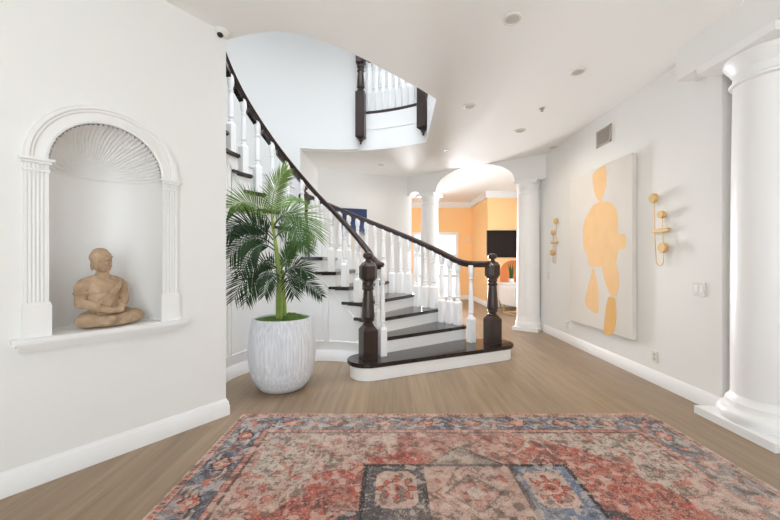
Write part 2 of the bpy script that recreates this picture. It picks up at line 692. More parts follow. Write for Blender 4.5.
for s in (-1, 1):
    t_in, t_out = NC + s * NR, NC + s * (NR + 0.098)
    lo, hi = min(t_in, t_out), max(t_in, t_out)
    # fluted shaft: plan outline with grooves, extruded
    w = hi - lo
    outline = [(lo, 0.0), (lo, -0.022)]
    nf = 5
    for k in range(nf):
        c = lo + w * (k + 1.0) / (nf + 1)
        for q in range(7):
            a = math.pi * q / 6
            outline.append((c - 0.0062 * math.cos(a), -0.022 + 0.008 * math.sin(a)))
    outline += [(hi, -0.022), (hi, 0.0)]
    mb = MB()
    n = len(outline)
    vs = [LW(t, b, SILL + 0.19) for t, b in outline] + [LW(t, b, SPRING) for t, b in outline]
    mb.add(vs, [(i, i + 1, n + i + 1, n + i) for i in range(n - 1)])
    shaft = mb.build('pilaster', M['niche'], niche, angle=20)
    mb = MB()
    lw_box(mb, lo - 0.010, hi + 0.010, -0.036, 0, SILL, SILL + 0.175)
    lw_box(mb, lo - 0.006, hi + 0.006, -0.031, 0, SILL + 0.175, SILL + 0.19)
    mb.build('plinth', M['niche'], shaft)
    mb = MB()
    lw_box(mb, lo - 0.004, hi + 0.004, -0.028, 0, SPRING - 0.045, SPRING - 0.03)
    lw_box(mb, lo - 0.010, hi + 0.010, -0.036, 0, SPRING, SPRING + 0.014)
    lw_box(mb, lo - 0.022, hi + 0.022, -0.050, 0, SPRING + 0.014, SPRING + 0.03)
    mb.build('pilaster_cap', M['niche'], shaft)
mb = MB()
so = NR + 0.15
lw_box(mb, NC - so, NC + so, -0.085, 0.0, SILL - 0.028, SILL)
lw_box(mb, NC - so + 0.02, NC + so - 0.02, -0.062, 0.0, SILL - 0.05, SILL - 0.028)
lw_box(mb, NC - so + 0.035, NC + so - 0.035, -0.035, 0.0, SILL - 0.075, SILL - 0.05)
# the floor of the niche
fl = [LW(NC + NR * math.cos(math.pi * i / 32), ND * math.sin(math.pi * i / 32), 0) for i in range(33)]
mb.prism([(p[0], p[1]) for p in fl], SILL - 0.028, SILL)
mb.build('sill', M['niche'], niche)

# ------------------------------------------------------------------ right wall, beam
XR = 2.69
Y_END = 2.81
Y_COR = 6.03                     # visible corner with the archway
struct(MB().box2((XR, Y_END, 0), (XR + 0.15, 6.5, CEIL)).build('wall_right', M['wall'], smooth=False))
struct(MB().sweep([(XR, Y_COR, 0), (XR, Y_END, 0), (XR + 0.15, Y_END, 0)], base_prof, side=1).build('baseboard_right', M['trim']))
struct(MB().box2((2.50, -2.7, 2.81), (3.06, 3.03, CEIL)).build('trim_2', M['wall'], smooth=False))

# ------------------------------------------------------------------ hall end wall, arch header with columns
hd = Vector((1, -0.726)).normalized()           # along the header, to the right
hn = Vector((hd.y, -hd.x))                      # towards the camera is -?
if hn.y > 0:
    hn = -hn
CR = Vector((2.49, 6.25))
CL = CR + hd * (-(2.49 - 0.853) / hd.x)
HT = 0.11
BACK0 = Vector((-1.47, 7.0))
wend = CL - hd * 0.45                           # end of the hall wall, left of the left column
spans = (wend - CR).length


def HD(s, b, z):                                # s from the right column leftwards
    p = CR - hd * s + hn * b
    return (p.x, p.y, z)


sL = (CL - CR).length
mb = MB()
# lower outline of the header along s
low = []
s0, s1 = -0.33, sL + 0.45 + 0.05
low.append((s0, 2.66))
low.append((0.20, 2.66))
a0, a1 = 0.20, sL - 0.20
for i in range(0, 41):
    t = i / 40
    s = a0 + (a1 - a0) * t
    q = math.sqrt(max(0, 1 - (2 * t - 1) ** 2))
    low.append((s, min(CEIL, 2.68 + 0.415 * q)))
low.append((sL + 0.20, 2.66) if False else (a1, 2.66))
low.append((sL + 0.20, 2.66))
c0, c1 = sL + 0.20, sL + 0.45
for i in range(0, 13):
    t = i / 12
    s = c0 + (c1 - c0) * t
    q = math.sqrt(max(0, 1 - (2 * t - 1) ** 2))
    low.append((s, 2.66 + 0.07 * q))
low.append((s1, 2.66))
for b in (-HT, HT):
    for (p, z0), (q, z1) in zip(low, low[1:]):
        if abs(p - q) > 1e-6 and min(z0, z1) < CEIL - 1e-4:
            quad(mb, HD(p, b, z0), HD(q, b, z1), HD(q, b, CEIL + 0.01), HD(p, b, CEIL + 0.01))
for (p, z0), (q, z1) in zip(low, low[1:]):
    if min(z0, z1) < CEIL - 1e-4:
        quad(mb, HD(p, -HT, z0), HD(q, -HT, z1), HD(q, HT, z1), HD(p, HT, z0))
struct(mb.build('wall_archway', M['wall'], smooth=False, normals=False))

# hall back wall from the stair wall to the end beside the left column
bw = wend - BACK0
bdir = bw.normalized()
bn = Vector((-bdir.y, bdir.x))
poly = [BACK0, wend + hn * 0.02, wend + hn * 0.02 + bn * 0.16, BACK0 + bn * 0.16]
mb = MB().prism([(p.x, p.y) for p in poly], 0, CEIL)
# short return from the stairwell wall to the hall back wall
p0 = Vector(pol(R_WALL, 106))
mb.prism([(p0.x, p0.y), (BACK0.x, BACK0.y + 0.05), (BACK0.x - 0.14, BACK0.y + 0.05), (p0.x - 0.14, p0.y + 0.06)], 0, CEIL)
struct(mb.build('wall_hall', M['wall'], smooth=False))
struct(MB().sweep([(p0.x, p0.y + 0.02, 0), (BACK0.x, BACK0.y, 0), (wend.x, wend.y, 0)], base_prof, side=1).build('baseboard_hall', M['trim']))

# curved stairwell wall
mb = MB()


def arc_wall(mb, r0, r1, t0, t1, z0, z1, n):
    o = [pol(r0, t0 + (t1 - t0) * i / n) for i in range(n + 1)]
    i_ = [pol(r1, t0 + (t1 - t0) * i / n) for i in range(n + 1)]
    vs = [(x, y, z) for z in (z0, z1) for x, y in o] + [(x, y, z) for z in (z0, z1) for x, y in i_]
    m = n + 1
    fs = []
    for i in range(n):
        fs.append((i, i + 1, m + i + 1, m + i))
        fs.append((2 * m + i, 2 * m + i + 1, 3 * m + i + 1, 3 * m + i))
        fs.append((i, i + 1, 2 * m + i + 1, 2 * m + i))
        fs.append((m + i, m + i + 1, 3 * m + i + 1, 3 * m + i))
    fs.append((0, m, 3 * m, 2 * m))
    fs.append((n, n + m, n + 3 * m, n + 2 * m))
    mb.add(vs, fs)


arc_wall(mb, R_WALL, R_WALL + 0.12, 106, 226, 0, TOP, 120)
arc_wall(mb, R_WALL, R_WALL + 0.12, 83, 106, CEIL + 0.02, TOP, 12)
struct(mb.build('wall_stairwell', M['wall'], angle=30))
mb = MB()
for off in (0.74, 0.87):
    path = [pol(R_WALL - 0.0005, t, nose(t) + off) for t in np.arange(108, 218, 2.0)]
    mb.sweep(path, [(0, 0), (0.014, 0.004), (0.014, 0.022), (0, 0.028)], side=-1)
struct(mb.build('trim_3', M['trim']))

# ------------------------------------------------------------------ living room beyond the arch
mb = MB()
mb.box2((-1.4, 11.0, 0), (0.72, 11.15, 2.9))
mb.box2((2.16, 11.0, 0), (2.75, 11.15, 2.9))
mb.box2((0.72, 11.0, 2.13), (2.16, 11.15, 2.9))
mb.box2((2.6, 9.36, 0), (2.75, 11.0, 2.9))
struct(mb.build('wall_living', M['orange'], smooth=False))
# television wall with an arched recess
mb = MB()
TY = 9.23
nx0, nx1, nzs = 2.93, 3.62, 0.93                 # recess
ncx, nr = (nx0 + nx1) / 2, (nx1 - nx0) / 2
quad(mb, (2.6, TY, 0), (nx0, TY, 0), (nx0, TY, 2.9), (2.6, TY, 2.9))
quad(mb, (nx1, TY, 0), (5.95, TY, 0), (5.95, TY, 2.9), (nx1, TY, 2.9))
ap = [(ncx - nr * math.cos(math.pi * i / 24), nzs + 0.31 * math.sin(math.pi * i / 24)) for i in range(25)]
for (x0, z0), (x1, z1) in zip(ap, ap[1:]):
    quad(mb, (x0, TY, z0), (x1, TY, z1), (x1, TY, 2.9), (x0, TY, 2.9))
quad(mb, (2.6, TY, 0), (2.6, 9.36, 0), (2.6, 9.36, 2.9), (2.6, TY, 2.9))
struct(mb.build('wall_television', M['orange'], smooth=False, normals=False))
mb = MB()
for (x0, z0), (x1, z1) in zip(ap, ap[1:]):
    quad(mb, (x0, TY, z0), (x1, TY, z1), (x1, TY + 0.12, z1), (x0, TY + 0.12, z0))
quad(mb, (nx0, TY, 0), (nx0, TY + 0.12, 0), (nx0, TY + 0.12, nzs), (nx0, TY, nzs))
quad(mb, (nx1, TY, 0), (nx1, TY + 0.12, 0), (nx1, TY + 0.12, nzs), (nx1, TY, nzs))
quad(mb, (nx0, TY + 0.12, 0), (nx1, TY + 0.12, 0), (nx1, TY + 0.12, 1.3), (nx0, TY + 0.12, 1.3))
struct(mb.build('wall_recess', M['niche_orange'], smooth=False, normals=False))
mb = MB()
mb.box2((-1.4, 10.94, 2.9), (2.6, 11.1, CEIL))
mb.box2((2.54, 9.17, 2.9), (2.7, 11.0, CEIL))
mb.box2((2.7, 9.17, 2.9), (6.0, 9.35, CEIL))
struct(mb.build('trim_4', M['trim'], smooth=False))
mb = MB()
mb.box2((5.95, 3.3, 0), (6.1, 11.0, CEIL))
mb.box2((-1.55, 7.1, 0), (-1.4, 11.1, CEIL))
struct(mb.build('wall_living_side', M['wall'], smooth=False))
mb = MB()
mb.sweep([(2.20, 11.0, 0), (2.6, 11.0, 0), (2.6, TY, 0), (5.95, TY, 0)], base_prof, side=1)
mb.sweep([(-1.4, 11.0, 0), (0.68, 11.0, 0)], base_prof, side=1)
struct(mb.build('baseboard_living', M['trim']))
# glazed garden doors
mb = MB()
for x in (0.72, 1.41, 2.10):
    mb.box2((x, 10.97, 0), (x + 0.06, 11.08, 2.13))
for z in (0.0, 0.7, 1.35, 2.05):
    mb.box2((0.72, 10.98, z), (2.16, 11.07, z + 0.08))
dr = struct(mb.build('door_1', M['trim'], smooth=False))
MB().box2((0.74, 11.02, 0.05), (2.14, 11.03, 2.1)).build('door_glass', M['glass'], dr)

# ------------------------------------------------------------------ walls behind the camera and the side room
mb = MB()
mb.box2((-5.2, -2.85, 0), (-1.5, -2.65, CEIL))
mb.box2((4.2, -2.85, 0), (6.1, -2.65, CEIL))
mb.box2((-1.5, -2.85, 2.95), (4.2, -2.65, CEIL))
mb.box2((-1.5, -2.85, 0), (4.2, -2.65, 0.55))
struct(mb.build('wall_entry', M['wall'], smooth=False))
mb = MB()
for x in (-1.5, -0.08, 1.35, 2.78, 4.14):
    mb.box2((x, -2.78, 0.55), (x + 0.06, -2.68, 2.95))
for z in (0.55, 1.7, 2.89):
    mb.box2((-1.5, -2.78, z), (4.2, -2.68, z + 0.06))
struct(mb.build('window_1', M['trim'], smooth=False))
mb = MB()
mb.box2((5.5, -2.7, 0), (5.65, 3.4, CEIL))
mb.box2((XR + 0.15, 3.25, 0), (5.65, 3.4, CEIL))
struct(mb.build('wall_side_room', M['wall'], smooth=False))

# ------------------------------------------------------------------ columns


def column(x, y, r, ztop, rz, plinth, abacus, label, group, fl=1.0):
    c = thing('column', (x, y, 0), label, 'column', group, rz)
    mb = MB()
    mb.box((0, 0, 0.03), (plinth, plinth, 0.06))
    local(mb.build('plinth', M['trim']), c)
    prof = [(r * (1 + g * fl), z) for g, z in ((0.30, 0.06), (0.36, 0.085), (0.36, 0.12), (0.27, 0.15), (0.17, 0.16), (0.14, 0.185), (0.14, 0.2), (0.04, 0.225), (0.0, 0.25))]
    local(MB().lathe(prof, n=48).build('base', M['trim']), c)
    h = ztop
    local(MB().lathe([(r, 0.24), (r, h * 0.4), (r * 0.97, h * 0.7), (r * 0.93, h - 0.25)], n=48).build('shaft', M['trim']), c)
    q = r * 0.93
    prof = [(q * (1 + g * fl), h - z) for g, z in ((0, 0.26), (0.1, 0.25), (0.12, 0.235), (0.02, 0.22), (0, 0.16), (0.08, 0.145), (0.1, 0.13), (0.22, 0.10), (0.28, 0.075), (0.28, 0.06))]
    cp = MB().lathe(prof, n=48)
    cp.box((0, 0, h - 0.03), (abacus, abacus, 0.06))
    local(cp.build('capital', M['trim']), c)
    return c


column(2.79, 2.54, 0.215, 2.81, 0, 0.60, 0.58, 'large white round column in right foreground on a square plinth', 'columns')
ang = math.atan2(hd.y, hd.x)
column(CR.x, CR.y, 0.195, 2.66, ang, 0.44, 0.40, 'white round column at right side of archway beside dark newel post', 'columns', 0.35)
column(CL.x, CL.y, 0.195, 2.66, ang, 0.44, 0.40, 'white round column at left side of archway behind stair balusters', 'columns', 0.35)

# ------------------------------------------------------------------ staircase
stairs = thing('staircase', (CX, CY, 0), 'curved staircase with dark treads, white risers and balusters, dark handrails', 'staircase')
c1, c2 = Vector((-0.237, 3.765)), Vector((1.36, 4.49))
ud = (c2 - c1).normalized()
un = Vector((-ud.y, ud.x))


def bull(r, back):
    pts = []
    a0 = math.atan2(un.y, un.x)
    for i in range(25):                          # left end
        a = a0 + math.pi * i / 24
        pts.append((c1.x + r * math.cos(a), c1.y + r * math.sin(a)))
    for i in range(25):                          # right end
        a = a0 + math.pi + math.pi * i / 24
        pts.append((c2.x + r * math.cos(a), c2.y + r * math.sin(a)))
    e = c2 - ud * 0.2 + un * back
    f = c1 + ud * 0.2 + un * back
    pts += [(e.x, e.y), (f.x, f.y)]
    return pts


MB().prism(bull(0.195, 0.30), 0, RISE - 0.04).build('riser', M['stair_white'], stairs, angle=40)
# moulding under the nosing and bullnosed tread: three stacked outlines
tb = MB()
tb.prism(bull(0.218, 0.30), RISE - 0.045, RISE - 0.034)
tb.prism(bull(0.228, 0.30), RISE - 0.034, RISE - 0.010)
tb.prism(bull(0.220, 0.30), RISE - 0.010, RISE)
tb.build('tread', M['tread'], stairs, angle=40)


def sector(r0, r1, t0, t1, n=8):
    o = [pol(r1, t0 + (t1 - t0) * i / n) for i in range(n + 1)]
    i_ = [pol(r0, t1 + (t0 - t1) * i / n) for i in range(n + 1)]
    return o + i_


for k in range(2, NST + 1):
    t0, t1 = theta(k), theta(k + 1)
    wall_side = t1 > 104
    ro = R_WALL - 0.004 if wall_side else R_OUT + 0.035
    z = k * RISE
    tm = MB()
    n_over = 1.15
    tm.prism(sector(R_IN - 0.03, ro, t0 - n_over, t1 + 0.2), z - 0.034, z - 0.008)
    tm.prism(sector(R_IN - 0.025, ro - 0.004, t0 - n_over + 0.25, t1 + 0.2), z - 0.008, z)
    tm.prism(sector(R_IN - 0.018, ro - 0.012, t0 - n_over + 0.5, t1 + 0.2), z - 0.044, z - 0.034)
    tm.prism(sector(R_IN - 0.03, R_IN + 0.02, t1 + 0.1, t1 + 5.5, 3), z - 0.034, z)
    tm.build('tread', M['tread'], stairs)
    rm = MB()
    rm.prism(sector(R_IN, (R_WALL - 0.004) if t0 > 104 else R_OUT, t0, t0 + 0.9, 2), (k - 1) * RISE, z - 0.044)
    rm.build('riser', M['stair_white'], stairs)
# inner and outer skirt walls, stepped under the treads
mb = MB()
mo = MB()
for k in range(2, NST + 1):
    t0, t1 = theta(k), theta(k + 1)
    z = k * RISE - 0.04
    arc_wall(mb, R_IN, R_IN + 0.03, t0, t1, 0, z, 8)
    if t0 < 104:
        arc_wall(mo, R_OUT, R_OUT - 0.03, t0, min(t1, 107), 0, z, 8)
mb.build('inner_skirt', M['stair_white'], stairs)
mo.build('outer_skirt', M['stair_white'], stairs)
# skirt mouldings: baseboard and raised panel frames
mb = MB()
path = [pol(R_IN - 0.0005, t, 0) for t in np.arange(48, 222, 2.5)]
mb.sweep(path, base_prof, side=-1)
mb.build('skirt_baseboard', M['stair_white'], stairs)


def frame_on_skirt(mb, pts):
    """thin moulding following (theta, z) points on the well side of the skirt"""
    dense = []
    for (a, z0), (b, z1) in zip(pts, pts[1:]):
        n = max(2, int(abs(b - a) / 2.5) + 1)
        for i in range(n):
            dense.append((a + (b - a) * i / n, z0 + (z1 - z0) * i / n))
    dense.append(pts[-1])
    mb.tube([pol(R_IN - 0.003, a, z) for a, z in dense], 0.009, 6)


def panel(mb, t0, t1, drop=0.30):
    q = lambda t: nose(t) - drop
    frame_on_skirt(mb, [(t0, 0.24), (t1, 0.24), (t1, q(t1)), (t0, max(q(t0), 0.26)), (t0, 0.24)])


mb = MB()
panel(mb, 56, 86)
panel(mb, 90, 124)
panel(mb, 128, 166)
panel(mb, 170, 208)
frame_on_skirt(mb, [(48, 0.30), (216, nose(216) - 0.24)])
mb.build('skirt_panel_moulding', M['stair_white'], stairs)

# newel posts


def newel_mesh(mb, x, y, z0, rz, block=0.165, top=True):
    mb.bevel_box((x, y, z0 + 0.155), (block, block, 0.31), 0.004, rz)
    # pyramid shoulder
    h = block / 2
    ca, sa = math.cos(rz), math.sin(rz)
    lo = [(h, h), (-h, h), (-h, -h), (h, -h)]
    vs = [(x + a * ca - b * sa, y + a * sa + b * ca, z0 + 0.31) for a, b in lo]
    vs += [(x + (a * ca - b * sa) * 0.55, y + (a * sa + b * ca) * 0.55, z0 + 0.362) for a, b in lo]
    mb.add(vs, [(0, 1, 2, 3), (4, 5, 6, 7), (0, 1, 5, 4), (1, 2, 6, 5), (2, 3, 7, 6), (3, 0, 4, 7)])
    prof = [(0.045, 0.34), (0.056, 0.355), (0.062, 0.366), (0.056, 0.378), (0.046, 0.386), (0.046, 0.396), (0.062, 0.406), (0.070, 0.417), (0.062, 0.430), (0.070, 0.442), (0.071, 0.455), (0.066, 0.53), (0.057, 0.66), (0.051, 0.735),
            (0.062, 0.746), (0.066, 0.758), (0.060, 0.770), (0.052, 0.778), (0.052, 0.79), (0.062, 0.80), (0.062, 0.815), (0.054, 0.83), (0.054, 0.86)]
    mb.lathe(prof, (x, y, z0), 28)
    mb.bevel_box((x, y, z0 + 0.935), (0.176, 0.176, 0.215), 0.044, rz)


def finial_mesh(mb, x, y, z0):
    prof = [(0.058, 1.02), (0.052, 1.035), (0.044, 1.05), (0.030, 1.058), (0.026, 1.068), (0.028, 1.078), (0.047, 1.086), (0.057, 1.103), (0.057, 1.12), (0.046, 1.139), (0.022, 1.15), (0.004, 1.154)]
    mb.lathe(prof, (x, y, z0), 28)


NEWROT = math.atan2(ud.y, ud.x)
farN = Vector((1.315, 4.45))
for p, z0, rz in ((c1, RISE, NEWROT), (farN, RISE, NEWROT), (Vector(pol(2.17, 104.5)), 7 * RISE, R(15))):
    mb = MB()
    newel_mesh(mb, p.x, p.y, z0, rz)
    nw = mb.build('newel_post', M['dark'], stairs)
    mb = MB()
    finial_mesh(mb, p.x, p.y, z0)
    mb.build('finial', M['dark'], nw)

# handrails
rail_prof = [(a * 1.22, u * 1.2) for a, u in [(-0.022, -0.032), (-0.030, -0.018), (-0.024, -0.004), (-0.034, 0.010), (-0.030, 0.024), (-0.014, 0.033), (0.014, 0.033), (0.030, 0.024), (0.034, 0.010), (0.024, -0.004), (0.030, -0.018), (0.022, -0.032)]]
R_RI, R_RO = 0.90, 2.16


def inner_rail_z(t):
    return max(nose(t) + 0.715, 1.185 + max(0, (t - 33)) * 0.0045) if t < 48 else nose(t) + 0.715


def inner_rail_r(t):
    return R_RI - 0.05 * max(0.0, min(1.0, (52 - t) / 22.0))


def inner_rail_z2(t):
    return inner_rail_z(t) + 0.07 * max(0.0, min(1.0, (t - 95) / 45.0))


def smooth_z(f, t, w=4.0):
    return sum(f(t + d) for d in np.linspace(-w, w, 9)) / 9


path = []
d0 = Vector(pol(inner_rail_r(30), 30)) - c1
path.append((c1.x + d0.x * 0.25, c1.y + d0.y * 0.25, 1.185))
path.append((c1.x + d0.x * 0.70, c1.y + d0.y * 0.70, 1.185))
pe = pol(inner_rail_r(29), 29)
path.append((c1.x + d0.x * 0.93, c1.y + d0.y * 0.93, 1.185))
for t in np.arange(32, 224, 2.0):
    path.append(pol(inner_rail_r(t), t, smooth_z(inner_rail_z2, t)))
MB().sweep(path, rail_prof).build('inner_handrail', M['rail'], stairs, angle=50)


def outer_rail_z(t):
    return max(nose(t) + 0.83 - 0.0006 * max(0, t - 44), 1.195)


path = []
e0 = Vector(pol(R_RO + 0.04, 27.5))
path.append((farN.x, farN.y, 1.195))
path.append((farN.x * 0.6 + e0.x * 0.4, farN.y * 0.6 + e0.y * 0.4, 1.195))
for t in np.arange(27.5, 104.1, 2.0):
    r_ = R_RO + 0.06 * max(0, (34 - t) / 8)
    path.append(pol(r_, t, smooth_z(outer_rail_z, t)))
MB().sweep(path, rail_prof).build('outer_handrail', M['rail'], stairs, angle=50)

# balusters


def baluster(mb, x, y, z0, z1, rz, fat=1.0, n=14):
    h = z1 - z0
    b = 0.078 * fat
    bh = min(0.30, h * 0.36)
    mb.bevel_box((x, y, z0 + bh / 2), (b, b, bh), 0.003, rz)
    hb = b / 2
    ca, sa = math.cos(rz), math.sin(rz)
    lo = [(hb, hb), (-hb, hb), (-hb, -hb), (hb, -hb)]
    vs = [(x + p * ca - q * sa, y + p * sa + q * ca, z0 + bh) for p, q in lo]
    vs += [(x + (p * ca - q * sa) * 0.6, y + (p * sa + q * ca) * 0.6, z0 + bh + 0.03) for p, q in lo]
    mb.add(vs, [(0, 1, 2, 3), (4, 5, 6, 7), (0, 1, 5, 4), (1, 2, 6, 5), (2, 3, 7, 6), (3, 0, 4, 7)])
    f = fat
    s = z0 + bh
    L = z1 - s
    prof = [(0.020 * f, 0.02), (0.026 * f, 0.035), (0.030 * f, 0.045), (0.026 * f, 0.055), (0.018 * f, 0.062), (0.024 * f, 0.075), (0.032 * f, 0.085), (0.027 * f, 0.10),
            (0.030 * f, 0.12), (0.030 * f, 0.17), (0.026 * f, L * 0.5), (0.021 * f, L - 0.19), (0.020 * f, L - 0.175), (0.029 * f, L - 0.165), (0.029 * f, L - 0.155), (0.020 * f, L - 0.148),
            (0.024 * f, L - 0.13), (0.033 * f, L - 0.10), (0.036 * f, L - 0.07), (0.034 * f, L - 0.04), (0.030 * f, L + 0.01)]
    mb.lathe(prof, (x, y, s), n)


# inner: one on each tread near the nosing
for k in range(1, NST):
    t = theta(k) + 4.0 if k > 1 else 28.5
    r_ = inner_rail_r(t)
    x, y = pol(r_, t)
    zr = smooth_z(inner_rail_z2, t) - 0.025
    mb = MB()
    baluster(mb, x, y, k * RISE, zr, R(t))
    mb.build('baluster', M['stair_white'], stairs)
    if k >= 8:
        # dark fillet block under the rail between the balusters
        path = [pol(inner_rail_r(q), q, smooth_z(inner_rail_z2, q) - 0.03) for q in np.arange(t + 2.0, t + 8.3, 1.2)]
        MB().sweep(path, [(-0.03, -0.06), (-0.03, 0.0), (0.03, 0.0), (0.03, -0.06)]).build('rail_fillet', M['tread'], stairs)
# outer: three on each tread
for k in range(1, 9):
    for j in range(3):
        t = theta(k) + 1.9 + 3.83 * j
        if k == 1:
            if j < 2:
                continue
            t = 29.3
        if t > 101:
            continue
        x, y = pol(R_RO, t)
        mb = MB()
        baluster(mb, x, y, k * RISE, smooth_z(outer_rail_z, t) - 0.025, R(t), 1.12)
        mb.build('baluster', M['stair_white'], stairs)

# ------------------------------------------------------------------ upper balcony railing
bal = thing('balcony_railing', pol(2.30, 68, UP), 'dark and white balcony railing with hanging newel posts above stairwell', 'railing')
RB = R_WALL - 0.075
for t in (81.3, 54.3):
    x, y = pol(RB, t)
    mb = MB()
    zb = 3.24
    hb = 0.075
    rz = R(t)
    mb.bevel_box((x, y, zb + 0.40), (0.15, 0.15, 0.74), 0.004, rz)
    # bottom chamfer
    ca, sa = math.cos(rz), math.sin(rz)
    lo = [(hb, hb), (-hb, hb), (-hb, -hb), (hb, -hb)]
    vs = [(x + p * ca - q * sa, y + p * sa + q * ca, zb + 0.03) for p, q in lo]
    vs += [(x + (p * ca - q * sa) * 0.5, y + (p * sa + q * ca) * 0.5, zb) for p, q in lo]
    mb.add(vs, [(0, 1, 2, 3), (4, 5, 6, 7), (0, 1, 5, 4), (1, 2, 6, 5), (2, 3, 7, 6), (3, 0, 4, 7)])
    prof = [(0.045, 0.76), (0.062, 0.775), (0.07, 0.79), (0.06, 0.805), (0.045, 0.815), (0.045, 0.83), (0.066, 0.85), (0.064, 0.90), (0.058, 1.0), (0.048, 1.10), (0.060, 1.115), (0.064, 1.13), (0.05, 1.145), (0.05, 1.165), (0.062, 1.18), (0.062, 1.20), (0.05, 1.215), (0.05, 1.24)]
    mb.lathe(prof, (x, y, zb), 28)
    mb.bevel_box((x, y, zb + 1.32), (0.15, 0.15, 0.2), 0.03, rz)
    nw = mb.build('newel_post', M['dark'], bal)
    mb = MB()
    mb.lathe([(0.003, -0.085), (0.014, -0.078), (0.02, -0.062), (0.016, -0.048), (0.012, -0.04), (0.034, -0.028), (0.038, -0.016), (0.034, 0.002)], (x, y, zb), 20)
    mb.build('drop_finial', M['dark'], nw)
    mb = MB()
    mb.lathe([(0.058, 1.41), (0.03, 1.45), (0.026, 1.465), (0.05, 1.49), (0.052, 1.51), (0.03, 1.54), (0.004, 1.548)], (x, y, zb), 24)
    mb.build('finial', M['dark'], nw)
RS = R_WALL + 0.05
MB().sweep([pol(RS, t, UP + 0.03) for t in np.arange(82.5, 53.5, -2)], [(-0.05, -0.03), (-0.05, 0.012), (-0.03, 0.028), (0.03, 0.028), (0.05, 0.012), (0.05, -0.03)]).build('shoe_rail', M['dark'], bal)
MB().sweep([pol(RS, t, UP + 0.93) for t in np.arange(82.5, 53.5, -2)], rail_prof).build('handrail', M['dark'], bal, angle=50)
for i in range(9):
    t = 79.6 - i * 2.75
    x, y = pol(RS, t)
    mb = MB()
    baluster(mb, x, y, UP + 0.055, UP + 0.91, R(t))
    mb.build('baluster', M['trim'], bal)

# ------------------------------------------------------------------ rug
RGX, RGY = 0.455, 1.60
RW, RL = 1.64, 1.20


